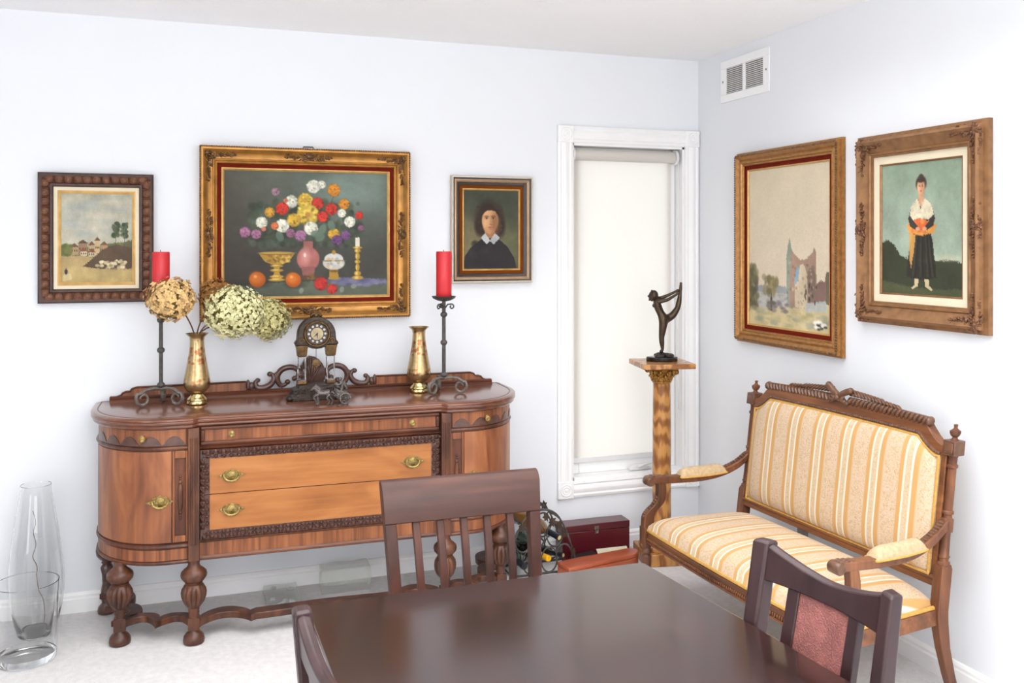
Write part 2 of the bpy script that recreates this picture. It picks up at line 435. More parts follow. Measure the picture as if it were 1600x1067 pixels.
# ------------------------------------------------------------------ mesh tools
class M:
    def __init__(s):
        s.v, s.f = [], []
    def add(s, vs, fs):
        k = len(s.v)
        s.v += [tuple(p) for p in vs]
        s.f += [tuple(i + k for i in f) for f in fs]
        return s
    def box(s, x0, x1, y0, y1, z0, z1):
        return s.add([(x0, y0, z0), (x1, y0, z0), (x1, y1, z0), (x0, y1, z0), (x0, y0, z1), (x1, y0, z1), (x1, y1, z1), (x0, y1, z1)],
                     [(3, 2, 1, 0), (4, 5, 6, 7), (0, 1, 5, 4), (1, 2, 6, 5), (2, 3, 7, 6), (3, 0, 4, 7)])
    def lathe(s, prof, n=32, c=(0, 0, 0), flute=None, axis='z', sq=None):
        """prof: (radius, height) bottom to top; flute(h)->(count, depth)"""
        vs, fs = [], []
        for (r, h) in prof:
            for i in range(n):
                a = 2 * PI * i / n
                rr = r
                if flute:
                    q = flute(h)
                    if q:
                        rr = r * (1 - q[1] * (1 - abs(math.cos(a * q[0] / 2)) ** 0.6))
                x, y = rr * math.cos(a), rr * math.sin(a)
                if axis == 'z':
                    vs.append((c[0] + x, c[1] + y, c[2] + h))
                elif axis == 'y':
                    vs.append((c[0] + x, c[1] - h, c[2] + y))
                else:
                    vs.append((c[0] + h, c[1] + x, c[2] + y))
        m = len(prof)
        for j in range(m - 1):
            for i in range(n):
                i2 = (i + 1) % n
                fs.append((j * n + i, j * n + i2, (j + 1) * n + i2, (j + 1) * n + i))
        if prof[0][0] > 1e-6:
            fs.append(tuple(reversed(range(n))))
        if prof[-1][0] > 1e-6:
            fs.append(tuple((m - 1) * n + i for i in range(n)))
        return s.add(vs, fs)
    def tube(s, pts, rad, n=10, closed=False, flat=None):
        """round bar along points; rad number or list; flat=(a,b) scales the section"""
        P = [Vector(p) for p in pts]
        m = len(P)
        rads = rad if isinstance(rad, (list, tuple)) else [rad] * m
        T = []
        for i in range(m):
            if closed:
                t = P[(i + 1) % m] - P[i - 1]
            else:
                t = P[min(i + 1, m - 1)] - P[max(i - 1, 0)]
            T.append(t.normalized() if t.length > 1e-9 else Vector((0, 0, 1)))
        up = Vector((0, 0, 1)) if abs(T[0].z) < 0.9 else Vector((0, 1, 0))
        nrm = (up - T[0] * up.dot(T[0])).normalized()
        vs, fs = [], []
        for i in range(m):
            nrm = (nrm - T[i] * nrm.dot(T[i]))
            nrm = nrm.normalized() if nrm.length > 1e-9 else T[i].orthogonal().normalized()
            bn = T[i].cross(nrm)
            fa, fb = flat if flat else (1, 1)
            for k in range(n):
                a = 2 * PI * k / n
                vs.append(P[i] + nrm * (rads[i] * fa * math.cos(a)) + bn * (rads[i] * fb * math.sin(a)))
        mm = m if closed else m - 1
        for i in range(mm):
            j = (i + 1) % m
            for k in range(n):
                k2 = (k + 1) % n
                fs.append((i * n + k, i * n + k2, j * n + k2, j * n + k))
        if not closed:
            fs.append(tuple(reversed(range(n))))
            fs.append(tuple((m - 1) * n + k for k in range(n)))
        return s.add(vs, fs)
    def ball(s, c, r, nu=14, nv=9, rot=None):
        rx, ry, rz = r if isinstance(r, (tuple, list)) else (r, r, r)
        vs = [Vector((0, 0, -rz))]
        for j in range(1, nv):
            b = -PI / 2 + PI * j / nv
            for i in range(nu):
                a = 2 * PI * i / nu
                vs.append(Vector((rx * math.cos(b) * math.cos(a), ry * math.cos(b) * math.sin(a), rz * math.sin(b))))
        vs.append(Vector((0, 0, rz)))
        if rot is not None:
            vs = [rot @ p for p in vs]
        vs = [p + Vector(c) for p in vs]
        fs = []
        for i in range(nu):
            fs.append((0, 1 + (i + 1) % nu, 1 + i))
            fs.append((len(vs) - 1, 1 + (nv - 2) * nu + i, 1 + (nv - 2) * nu + (i + 1) % nu))
        for j in range(nv - 2):
            for i in range(nu):
                i2 = (i + 1) % nu
                fs.append((1 + j * nu + i, 1 + j * nu + i2, 1 + (j + 1) * nu + i2, 1 + (j + 1) * nu + i))
        return s.add(vs, fs)
    def prism(s, poly, h0, h1, plane='xy'):
        """flat outline given thickness; plane xy (height z), xz (height y), yz (height x)"""
        n = len(poly)
        def mk(a, b, h):
            return {'xy': (a, b, h), 'xz': (a, h, b), 'yz': (h, a, b)}[plane]
        vs = [mk(a, b, h0) for a, b in poly] + [mk(a, b, h1) for a, b in poly]
        fs = [tuple(reversed(range(n))), tuple(range(n, 2 * n))]
        for i in range(n):
            j = (i + 1) % n
            fs.append((i, j, n + j, n + i))
        return s.add(vs, fs)
    def rings(s, loops, cap=True):
        """skin between equal-length closed loops"""
        n = len(loops[0])
        vs = [p for L in loops for p in L]
        fs = []
        for j in range(len(loops) - 1):
            for i in range(n):
                i2 = (i + 1) % n
                fs.append((j * n + i, j * n + i2, (j + 1) * n + i2, (j + 1) * n + i))
        if cap:
            fs.append(tuple(reversed(range(n))))
            fs.append(tuple((len(loops) - 1) * n + i for i in range(n)))
        return s.add(vs, fs)
    def grid(s, fn, nu, nv):
        vs = [fn(i / nu, j / nv) for j in range(nv + 1) for i in range(nu + 1)]
        w = nu + 1
        fs = [(j * w + i, j * w + i + 1, (j + 1) * w + i + 1, (j + 1) * w + i) for j in range(nv) for i in range(nu)]
        return s.add(vs, fs)
    def map(s, fn):
        s.v = [tuple(fn(*p)) for p in s.v]
        return s
    def build(s, name, mat, parent=None, bevel=0, smooth=True, seg=2, sub=0, angle=38, fix=True):
        me = bpy.data.meshes.new(name)
        me.from_pydata(s.v, [], s.f)
        me.update()
        if fix:
            import bmesh
            bm = bmesh.new()
            bm.from_mesh(me)
            bmesh.ops.recalc_face_normals(bm, faces=bm.faces)
            bm.to_mesh(me)
            bm.free()
        if smooth:
            me.shade_smooth()
            me.set_sharp_from_angle(angle=R(angle))
        me.materials.append(MT[mat] if isinstance(mat, str) else mat)
        o = bpy.data.objects.new(name, me)
        COL.objects.link(o)
        if parent:
            o.parent = parent
        if sub:
            md = o.modifiers.new('sub', 'SUBSURF')
            md.levels = md.render_levels = sub
        if bevel:
            md = o.modifiers.new('bevel', 'BEVEL')
            md.width = bevel
            md.segments = seg
            md.limit_method = 'ANGLE'
            md.angle_limit = R(40)
        return o

def tag(o, label, cat, group=None):
    o['label'] = label
    o['category'] = cat
    if group:
        o['group'] = group
    return o

def thing(name, label, cat, loc=(0, 0, 0), rz=0.0, group=None):
    o = bpy.data.objects.new(name, None)
    o.empty_display_size = 0.1
    COL.objects.link(o)
    o.location = loc
    o.rotation_euler = (0, 0, R(rz))
    return tag(o, label, cat, group)

def struct(o):
    o['kind'] = 'structure'
    return o

def kids(o):
    return [c for c in bpy.data.objects if c.parent == o]

def dup(o, parent=None):
    c = o.copy()
    COL.objects.link(c)
    if parent:
        c.parent = parent
    for k in kids(o):
        dup(k, c)
    return c

def arc(cx, cz, r, a0, a1, n=12):
    return [(cx + r * math.cos(R(a0 + (a1 - a0) * i / n)), cz + r * math.sin(R(a0 + (a1 - a0) * i / n))) for i in range(n + 1)]

def spiral(c, r0, r1, a0, a1, n=28):
    """spiral in a plane -> list of 2D"""
    out = []
    for i in range(n + 1):
        t = i / n
        a = R(a0 + (a1 - a0) * t)
        r = r0 + (r1 - r0) * t
        out.append((c[0] + r * math.cos(a), c[1] + r * math.sin(a)))
    return out

def bez(p0, p1, p2, p3, n=14):
    out = []
    for i in range(n + 1):
        t = i / n
        a, b, c, d = (1 - t) ** 3, 3 * t * (1 - t) ** 2, 3 * t * t * (1 - t), t ** 3
        out.append(tuple(a * w + b * x + c * y + d * z for w, x, y, z in zip(p0, p1, p2, p3)))
    return out

def smooth_pts(pts, n=6):
    """Catmull-Rom through points"""
    P = [Vector(p) for p in pts]
    out = []
    for i in range(len(P) - 1):
        p0, p1, p2, p3 = P[max(i - 1, 0)], P[i], P[i + 1], P[min(i + 2, len(P) - 1)]
        for k in range(n):
            t = k / n
            out.append(0.5 * ((2 * p1) + (p2 - p0) * t + (2 * p0 - 5 * p1 + 4 * p2 - p3) * t * t + (3 * p1 - p0 - 3 * p2 + p3) * t ** 3))
    out.append(P[-1])
    return out
# ------------------------------------------------------------------ the room
CEIL = 2.613
WX0, WX1, WZ0, WZ1 = -0.755, -0.088, 0.372, 2.138        # window opening in the back wall
struct(M().box(-6.1, 0.1, -7.1, 0.0, -0.08, 0.0).build('floor', 'carpet'))
struct(M().box(-6.1, 0.1, -7.1, 0.2, CEIL, CEIL + 0.08).build('ceiling', 'ceiling'))
wb = M()
wb.box(-6.1, WX0, 0, 0.14, 0, CEIL).box(WX1, 0.1, 0, 0.14, 0, CEIL).box(WX0, WX1, 0, 0.14, 0, WZ0).box(WX0, WX1, 0, 0.14, WZ1, CEIL)
struct(wb.build('wall_back', 'wall'))
struct(M().box(0, 0.1, -7.1, 0, 0, CEIL).build('wall_right', 'wall'))
wl = M()
wl.box(-6.1, -6.0, -7.1, -5.85, 0, CEIL).box(-6.1, -6.0, -4.0, 0, 0, CEIL).box(-6.1, -6.0, -5.85, -4.0, 2.32, CEIL).box(-6.1, -6.0, -5.85, -4.0, 0, 0.08)
struct(wl.build('wall_left', 'wall'))
wr = M()
wr.box(-6.0, -3.7, -7.1, -7.0, 0, CEIL).box(-1.1, 0, -7.1, -7.0, 0, CEIL).box(-3.7, -1.1, -7.1, -7.0, 2.45, CEIL).box(-3.7, -1.1, -7.1, -7.0, 0, 0.55)
struct(wr.build('wall_rear', 'wall'))

def baseboard(name, x0, x1, axis):
    prof = [(0, 0), (0.016, 0), (0.016, 0.058), (0.012, 0.064), (0.012, 0.074), (0.006, 0.084), (0, 0.086)]
    m = M()
    if axis == 'x':
        m.prism([(-d, z) for d, z in prof], x0, x1, 'yz')
    else:
        m.prism([(-d, z) for d, z in prof], x0, x1, 'xz')
    return struct(m.build(name, 'white', angle=20))
baseboard('baseboard_back', -6.0, 0, 'x')
baseboard('baseboard_right', -7.0, -0.016, 'y')

# window: casing with rosette blocks, jambs, sash, pane
win = struct(bpy.data.objects.new('window_1', None))
COL.objects.link(win)
OX0, OX1, OZ0, OZ1 = -0.838, -0.004, 0.288, 2.224
CW = 0.084
def casing(x0, x1, z0, z1, vertical):
    m = M()
    pr = [(0, 0), (0, 0.014), (0.012, 0.018), (0.02, 0.013), (0.032, 0.018), (0.042, 0.02), (0.052, 0.018), (0.064, 0.013), (0.072, 0.018), (0.084, 0.014), (0.084, 0)]
    if vertical:
        m.prism([(x0 + a, -h) for a, h in pr], z0, z1, 'xy')
    else:
        m.prism([(-h, z0 + a) for a, h in pr], x0, x1, 'yz')
    return m.build('casing', 'white', win, smooth=False)
casing(OX0, 0, OZ0 + CW, OZ1 - CW, True)
casing(OX1 - CW, 0, OZ0 + CW, OZ1 - CW, True)
casing(OX0 + CW, OX1 - CW, OZ1 - CW, 0, False)
casing(OX0 + CW, OX1 - CW, OZ0, 0, False)
for bx in (OX0, OX1 - CW):
    for bz in (OZ0, OZ1 - CW):
        rb = M().box(bx - 0.002, bx + CW + 0.002 if bx == OX0 else bx + CW, -0.024, 0, bz - 0.002, bz + CW + 0.002).build('rosette_block', 'white', win, bevel=0.003)
        c = (bx + CW / 2, -0.0225, bz + CW / 2)
        M().lathe([(0.034, 0), (0.034, 0.003), (0.03, 0.006), (0.026, 0.003), (0.021, 0.003), (0.018, 0.006), (0.013, 0.003), (0.009, 0.003), (0.006, 0.007), (0.0, 0.008)], 28, c, axis='y').build('rosette', 'white', rb)
jm = M()
jm.box(WX0, WX0 + 0.012, 0, 0.13, WZ0, WZ1).box(WX1 - 0.012, WX1, 0, 0.13, WZ0, WZ1).box(WX0, WX1, 0, 0.13, WZ1 - 0.012, WZ1).box(WX0, WX1, 0, 0.13, WZ0, WZ0 + 0.014)
jm.build('jamb', 'white', win, smooth=False)
sh = M()
a0, a1, b0, b1 = WX0 + 0.014, WX1 - 0.014, WZ0 + 0.014, WZ1 - 0.014
fw_ = 0.06
sh.box(a0, a0 + fw_, 0.075, 0.115, b0, b1).box(a1 - fw_, a1, 0.075, 0.115, b0, b1).box(a0 + fw_, a1 - fw_, 0.075, 0.115, b0, b0 + fw_).box(a0 + fw_, a1 - fw_, 0.075, 0.115, b1 - fw_, b1)
sh.build('sash', 'white', win, bevel=0.004)
M().box(a0 + fw_ - 0.004, a1 - fw_ + 0.004, 0.092, 0.098, b0 + fw_ - 0.004, b1 - fw_ + 0.004).build('pane', 'pane', win)
cr = M().prism([(-0.40, WZ0 + 0.016), (-0.27, WZ0 + 0.016), (-0.275, WZ0 + 0.03), (-0.30, WZ0 + 0.042), (-0.36, WZ0 + 0.042), (-0.395, WZ0 + 0.03)], 0.03, 0.07, 'xz')
crk = cr.build('crank_housing', 'blind_rail', win, bevel=0.004)
M().tube(smooth_pts([(-0.35, 0.03, WZ0 + 0.036), (-0.33, 0.01, WZ0 + 0.05), (-0.28, 0.006, WZ0 + 0.062), (-0.245, 0.008, WZ0 + 0.085)]), [0.009] * 6 + [0.007] * 7 + [0.006] * 6, 10).build('crank_handle', 'blind_rail', crk)

# roller blind hung inside the window opening
bl = thing('roller_blind', 'off-white roller blind drawn down inside the narrow window', 'blind', (0, 0, 0))
M().lathe([(0.0, 0), (0.031, 0), (0.031, 0.60), (0.0, 0.60)], 28, (-0.737, 0.036, 2.082), axis='x').build('roll', 'blind', bl)
M().grid(lambda u, v: (-0.742 + u * 0.608, 0.064 + 0.0015 * math.sin(u * 9), 0.455 + v * (2.075 - 0.455)), 12, 30).build('fabric', 'blind', bl)
M().box(-0.742, -0.134, 0.059, 0.069, 0.446, 0.474).build('hem_bar', 'blind_rail', bl, bevel=0.003)
for bx in (-0.744, -0.130):
    M().lathe([(0.0, 0), (0.04, 0), (0.042, 0.006), (0.04, 0.014), (0.026, 0.018), (0.0, 0.018)], 26, (bx - 0.004, 0.036, 2.082), axis='x').build('bracket', 'blind_rail', bl)
ch = []
for i in range(60):
    t = i / 59
    ch.append((-0.118, 0.012, 2.05 - t * 1.33))
for i in range(13):
    a = PI * i / 12
    ch.append((-0.108 - 0.010 * math.cos(a), 0.012, 0.72 - 0.012 * math.sin(a)))
for i in range(60):
    ch.append((-0.098, 0.012, 0.72 + i / 59 * 1.33))
M().tube(ch, 0.0028, 6).build('pull_chain', 'blind_rail', bl)

# wall vent high on the right wall
vt = thing('air_vent', 'white louvred air vent high on the right wall near the corner', 'vent', (-0.001, -0.451, 2.454), -90)
w2, h2 = 0.214, 0.108
fr = M()
ix, iz = 0.162, 0.068
fr.box(-w2, w2, -0.008, 0, h2 - (h2 - iz), h2).box(-w2, w2, -0.008, 0, -h2, -iz).box(-w2, -ix, -0.008, 0, -iz, iz).box(ix, w2, -0.008, 0, -iz, iz).box(-0.012, 0.012, -0.008, 0, -iz, iz)
fr.build('face_plate', 'white', vt, bevel=0.002)
M().box(-ix, ix, -0.001, 0, -iz, iz).build('backing', 'vent_dark', vt)
for sx in (-1, 1):
    lv = M()
    xa, xb = (-ix, -0.012) if sx < 0 else (0.012, ix)
    for k in range(14):
        z = -iz + (k + 0.5) * 2 * iz / 14
        lv.prism([(-0.0015, z + 0.0035), (-0.007, z - 0.0025), (-0.0078, z - 0.0018), (-0.0023, z + 0.0042)], xa, xb, 'yz')
    lv.build('louvre_bank', 'white', vt, smooth=False)
    M().lathe([(0.0, 0), (0.006, 0), (0.005, 0.002), (0.0, 0.003)], 12, (sx * 0.19, -0.008, 0), axis='y').build('screw', 'steel', vt)

ot = thing('wall_outlet', 'small grey outlet plate on the right wall behind the settee', 'outlet', (-0.001, -0.914, 0.325), -90)
M().box(-0.036, 0.036, -0.006, 0, -0.058, 0.058).build('cover_plate', 'plate_grey', ot, bevel=0.002)
sk = M()
for z in (-0.024, 0.024):
    sk.box(-0.016, 0.016, -0.009, -0.004, z - 0.014, z + 0.014)
sk.build('socket_face', 'plate_grey', ot, bevel=0.002)
# ------------------------------------------------------------------ pictures
class Canvas:
    """a small brush set; x right 0..1, y down 0..1"""
    def __init__(s, w, h):
        s.w, s.h = w, h
        s.y, s.x = np.mgrid[0:h, 0:w]
        s.x = (s.x + 0.5) / w
        s.y = (s.y + 0.5) / h
        s.asp = h / w
        s.c = np.zeros((h, w, 3))
        k = 8
        s.nz = sum(s._up(rng.random((k * 2 ** i, k * 2 ** i))) / 1.6 ** i for i in range(4))
        s.nz = (s.nz - s.nz.min()) / (s.nz.max() - s.nz.min())
        s.fine = rng.random((h, w))
    def _up(s, a):
        n = a.shape[0]
        yy = s.y * (n - 1)
        xx = s.x * (n - 1)
        i, j = np.floor(yy).astype(int), np.floor(xx).astype(int)
        i1, j1 = np.minimum(i + 1, n - 1), np.minimum(j + 1, n - 1)
        fy, fx = yy - i, xx - j
        return (a[i, j] * (1 - fx) + a[i, j1] * fx) * (1 - fy) + (a[i1, j] * (1 - fx) + a[i1, j1] * fx) * fy
    def put(s, mask, col, var=0.12):
        c = np.array(col, float) / 255.0
        c = c * (1 + var * (s.nz - 0.5)[..., None] * 2)
        s.c = s.c * (1 - mask[..., None]) + c * mask[..., None]
    def fill(s, col, var=0.1):
        s.put(np.ones((s.h, s.w)), col, var)
    def grad(s, c0, c1, axis='y', var=0.1, lo=0.0, hi=1.0):
        t = np.clip(((s.y if axis == 'y' else s.x) - lo) / (hi - lo), 0, 1)[..., None]
        c = (np.array(c0, float) * (1 - t) + np.array(c1, float) * t) / 255.0
        m = (((s.y if axis == 'y' else s.x) >= lo) & ((s.y if axis == 'y' else s.x) <= hi))[..., None]
        s.c = np.where(m, c * (1 + var * (s.nz - 0.5)[..., None] * 2), s.c)
    def ell(s, cx, cy, rx, ry, col, soft=0.15, op=1.0, rot=0, var=0.12):
        dx, dy = s.x - cx, (s.y - cy)
        if rot:
            a = R(rot)
            dy2 = dy * s.asp
            dx, dy = dx * math.cos(a) + dy2 * math.sin(a), (-dx * math.sin(a) + dy2 * math.cos(a)) / s.asp
        d = np.sqrt((dx / rx) ** 2 + (dy / ry) ** 2)
        s.put(np.clip((1 + soft / 2 - d) / soft, 0, 1) * op, col, var)
    def poly(s, pts, col, op=1.0, var=0.12, rough=0.0):
        X, Y = s.x, s.y
        if rough:
            X = X + (s.nz - 0.5) * rough
            Y = Y + (s.fine - 0.5) * rough * 0.6
        ins = np.zeros(X.shape, bool)
        n = len(pts)
        for i in range(n):
            (xa, ya), (xb, yb) = pts[i], pts[(i + 1) % n]
            if ya == yb:
                continue
            c = ((ya > Y) != (yb > Y)) & (X < (xb - xa) * (Y - ya) / (yb - ya) + xa)
            ins ^= c
        s.put(ins * op, col, var)
    def dabs(s, n, x0, x1, y0, y1, r0, r1, cols, op=0.8, squash=1.0, soft=0.6):
        for _ in range(n):
            x, y = x0 + (x1 - x0) * rng.random(), y0 + (y1 - y0) * rng.random()
            r = r0 + (r1 - r0) * rng.random()
            s.ell(x, y, r, r / s.asp * squash, cols[rng.integers(len(cols))], soft, op)
    def bloom(s, cx, cy, r, col, core=None, petals=11, rings=3):
        ry = r / s.asp
        dark = [v * 0.62 for v in col]
        s.ell(cx, cy, r, ry, dark, 0.35)
        for k in range(rings):
            q = 1 - k / rings
            n = max(5, int(petals * q))
            for i in range(n):
                a = 2 * PI * (i + 0.5 * k + 0.3 * rng.random()) / n
                f = 0.85 + 0.3 * rng.random()
                cc = [min(255, v * f) for v in col]
                s.ell(cx + math.cos(a) * r * 0.68 * q, cy + math.sin(a) * ry * 0.68 * q, r * 0.34, ry * 0.34, cc, 0.5, 0.9)
        for i in range(int(10 + 260 * r)):
            a, q = 2 * PI * rng.random(), math.sqrt(rng.random()) * 1.02
            f = 0.55 + 0.62 * rng.random() - 0.20 * q * math.cos(a - 0.9)
            s.ell(cx + math.cos(a) * r * q, cy + math.sin(a) * ry * q, r * 0.17, ry * 0.13, [max(0, min(255, v * f)) for v in col], 0.7, 0.75, rot=math.degrees(a))
        if core:
            s.ell(cx, cy, r * 0.26, ry * 0.26, core, 0.5)
    def mesh(s, name, W, H, parent, y=-0.012, zc=0.0):
        n, m = s.w, s.h
        xs = (np.arange(n) / (n - 1) - 0.5) * W
        zs = (0.5 - np.arange(m) / (m - 1)) * H + zc
        co = np.zeros((m, n, 3))
        co[..., 0] = xs[None, :]
        co[..., 1] = y
        co[..., 2] = zs[:, None]
        idx = np.arange(n * m).reshape(m, n)
        fc = np.stack([idx[:-1, :-1], idx[1:, :-1], idx[1:, 1:], idx[:-1, 1:]], -1).reshape(-1, 4)
        me = bpy.data.meshes.new(name)
        me.vertices.add(n * m)
        me.vertices.foreach_set('co', co.ravel())
        me.loops.add(fc.size)
        me.loops.foreach_set('vertex_index', fc.ravel().astype(np.int32))
        me.polygons.add(len(fc))
        me.polygons.foreach_set('loop_start', (np.arange(len(fc)) * 4).astype(np.int32))
        me.update()
        at = me.color_attributes.new('paint', 'FLOAT_COLOR', 'POINT')
        c = np.clip(s.c * 0.94 * (1 + 0.05 * (s.fine - 0.5)[..., None]), 0, 1)
        c = np.where(c <= 0.04045, c / 12.92, ((c + 0.055) / 1.055) ** 2.4)
        full = np.ones((m, n, 4))
        full[..., :3] = c
        at.data.foreach_set('color', full.ravel())
        me.materials.append(MT['paint'])
        o = bpy.data.objects.new(name, me)
        COL.objects.link(o)
        o.parent = parent
        return o

def frame_ring(name, W, H, prof, mat, parent, angle=30):
    """prof: (inset from the outer edge, height off the wall); mitred at the corners"""
    loops = []
    for d, h in prof:
        x, z = W / 2 - d, H / 2 - d
        loops.append([(-x, -h, -z), (x, -h, -z), (x, -h, z), (-x, -h, z)])
    return M().rings(loops, cap=False).build(name, mat, parent, angle=angle)

def along_frame(W, H, inset, step, fn):
    """call fn(x, z, angle) at even steps along the four sides"""
    for side in range(4):
        L = (W if side in (0, 2) else H) - 2 * inset
        n = max(2, int(round(L / step)))
        for i in range(n):
            t = (i + 0.5) / n * L - L / 2
            if side == 0:
                fn(t, H / 2 - inset, 0)
            elif side == 1:
                fn(W / 2 - inset, -t, 90)
            elif side == 2:
                fn(-t, -H / 2 + inset, 0)
            else:
                fn(-W / 2 + inset, t, 90)

def ornament(seed, size, corner, depth, base=0.02, wide=0.030):
    """pierced leaf-and-scroll plaster work; local x,z plane facing -y, kept within +-wide of the frame's rail"""
    rd = random.Random(seed)
    m = M()
    def blob(x, z, a, L, w, k=1.0):
        m.ball((x, -base - depth * 0.35 * k, z), (L, depth * 0.55 * k, w), 8, 5, Matrix.Rotation(-a, 3, 'Y'))
    def arm(to):
        # sinuous vine with paired leaves, berries and curling tips; runs outwards from the middle
        n = int(size / 0.0105)
        vine = []
        for i in range(n + 1):
            d = size * i / n
            env = wide * (1 - 0.55 * d / size)
            wv = env * 0.42 * math.sin(d * 95 + seed)
            vine.append((to(d, wv), d, env))
        m.tube([(p[0], -base - depth * 0.45, p[1]) for p, d, e in vine], [0.0034 * (1 - 0.5 * i / n) for i in range(n + 1)], 6)
        for i, (p, d, env) in enumerate(vine):
            for sg in (-1, 1):
                off = sg * env * rd.uniform(0.35, 0.80)
                q = to(d + rd.uniform(-0.003, 0.003), off)
                q2 = to(d + 0.008, off + sg * 0.006)
                blob(q[0], q[1], math.atan2(q2[1] - q[1], q2[0] - q[0]), rd.uniform(0.0085, 0.0130) * (1 - 0.35 * d / size), rd.uniform(0.0038, 0.0058), rd.uniform(0.7, 1.15))
            if i % 2 == 0:
                q = to(d, rd.uniform(-0.5, 0.5) * env)
                m.ball((q[0], -base - depth * 0.75, q[1]), (0.0036, 0.003, 0.0036), 7, 4)
        for f, sg in ((0.35, 1), (0.62, -1)):
            c0 = to(size * f, sg * wide * 0.42)
            sp = spiral(c0, 0.0015, 0.009, rd.uniform(0, 360), rd.uniform(0, 360) + 540, 20)
            m.tube([(x, -base - depth * 0.8, z) for x, z in sp], 0.0022, 5)
    if corner:
        arm(lambda d, w: (d, w))
        arm(lambda d, w: (w, d))
        for j in range(8):
            a = j * PI / 4
            blob(math.cos(a) * 0.014, math.sin(a) * 0.014, a, 0.011, 0.0055, 1.5)
        m.ball((0, -base - depth, 0), (0.008, depth * 0.35, 0.008), 9, 6)
    else:
        arm(lambda d, w: (d, w))
        arm(lambda d, w: (-d, w))
        for j in range(7):
            a = PI * j / 6 - PI / 2 + PI / 2
            blob(math.cos(a) * 0.014, math.sin(a) * 0.014 - 0.004, a, 0.013, 0.005, 1.5)
        m.ball((0, -base - depth, -0.004), (0.009, depth * 0.35, 0.009), 9, 6)
    return m

def place_orn(m, x, z, rot, parent, mat, name, mirror=False):
    a = R(rot)
    c, s_ = math.cos(a), math.sin(a)
    def f(px, py, pz):
        if mirror:
            px = -px
        return (x + px * c - pz * s_, py, z + px * s_ + pz * c)
    q = M()
    q.v, q.f = list(m.v), list(m.f)
    q.map(f)
    return q.build(name, mat, parent)

# --- picture of a hill village, carved brown frame --------------------------------
W, H = 0.464, 0.566
p = thing('framed_painting', 'small landscape of a village, bare hill and stones in a scalloped dark brown carved frame', 'painting', (-3.024, -0.002, 1.634), 0, 'pictures on the walls')
frame_ring('frame', W, H, [(0, 0.0), (0, 0.026), (0.006, 0.032), (0.012, 0.030), (0.026, 0.020), (0.044, 0.014), (0.047, 0.018), (0.056, 0.018), (0.060, 0.013), (0.060, 0.004)], 'bark_dark', p)
sc = M()
def scal(x, z, a):
    rot = Matrix.Rotation(R(a), 3, 'Y')
    d = 0.026
    sx, sz = (0, 1) if a == 0 else (1, 0)
    sgn = 1 if (z > 0 if a == 0 else x > 0) else -1
    sc.ball((x, -0.0195, z), (0.0215, 0.0125, 0.0195), 12, 7, rot)
    sc.ball((x, -0.028, z - 0.004 * sgn if a == 0 else z), (0.011, 0.0055, 0.011), 8, 5, rot)
    off = 0.0185
    e = Vector((off if a == 0 else 0, 0, 0 if a == 0 else off))
    sc.ball(Vector((x, -0.022, z)) + e, (0.004, 0.010, 0.022), 8, 5, rot)
along_frame(W, H, 0.026, 0.0385, scal)
sc.build('gadroon_carving', 'bark', p)
frame_ring('linen_liner', W, H, [(0.0605, 0.004), (0.0605, 0.012), (0.0755, 0.010), (0.0755, 0.004)], 'liner_cream', p)
frame_ring('gilt_slip', W, H, [(0.0757, 0.004), (0.0757, 0.011), (0.080, 0.0125), (0.0895, 0.007), (0.0895, 0.003)], 'gold_pale', p)
c = Canvas(136, 166)
c.grad((178, 176, 156), (196, 192, 172), var=0.12)
for k in range(26):
    c.ell(rng.random(), 0.06 + 0.42 * rng.random(), 0.1 + 0.12 * rng.random(), 0.02 + 0.02 * rng.random(), [(196, 190, 168), (168, 172, 164), (206, 198, 178), (160, 168, 168)][k % 4], 1.2, 0.5)
c.poly([(0, 0.62), (0.12, 0.57), (0.3, 0.60), (0.5, 0.58), (0.75, 0.55), (1, 0.54), (1, 0.75), (0, 0.75)], (104, 116, 72), rough=0.03)
# a farm town with gabled roofs and one low bell tower
for (x, y, w, h, col, rf) in [(0.14, 0.60, 0.10, 0.09, (178, 150, 112), (120, 84, 62)), (0.24, 0.56, 0.13, 0.13, (150, 122, 96), (96, 80, 58)), (0.38, 0.58, 0.09, 0.11, (196, 172, 134), (128, 90, 66)),
                              (0.47, 0.53, 0.07, 0.17, (206, 178, 132), (110, 84, 62)), (0.55, 0.58, 0.10, 0.11, (170, 140, 104), (120, 88, 64)), (0.27, 0.65, 0.09, 0.05, (214, 196, 164), (140, 88, 62)), (0.38, 0.66, 0.09, 0.05, (204, 184, 150), (132, 86, 64))]:
    c.poly([(x, y), (x + w, y), (x + w, y + h), (x, y + h)], col, rough=0.01)
    c.poly([(x - 0.012, y), (x + w / 2, y - 0.045), (x + w + 0.012, y)], rf, rough=0.01)
    for i in range(3):
        c.ell(x + w * (0.2 + 0.3 * i), y + h * 0.45, 0.008, 0.012, (92, 72, 58), 0.4)
c.poly([(0, 0.70), (0.3, 0.70), (0.6, 0.74), (1, 0.8), (1, 1), (0, 1)], (186, 162, 112), rough=0.02)
c.poly([(0.30, 0.82), (0.42, 0.74), (0.55, 0.65), (0.68, 0.585), (0.8, 0.575), (1, 0.60), (1, 0.86), (0.7, 0.86)], (92, 74, 58), rough=0.03)
c.poly([(0.85, 0.56), (0.93, 0.53), (1, 0.52), (1, 0.61), (0.85, 0.585)], (96, 100, 70), rough=0.03)
c.dabs(46, 0.50, 0.9, 0.75, 0.85, 0.016, 0.034, [(206, 190, 150), (186, 170, 128), (160, 144, 108), (222, 208, 172)], 0.9, 0.7, 0.4)
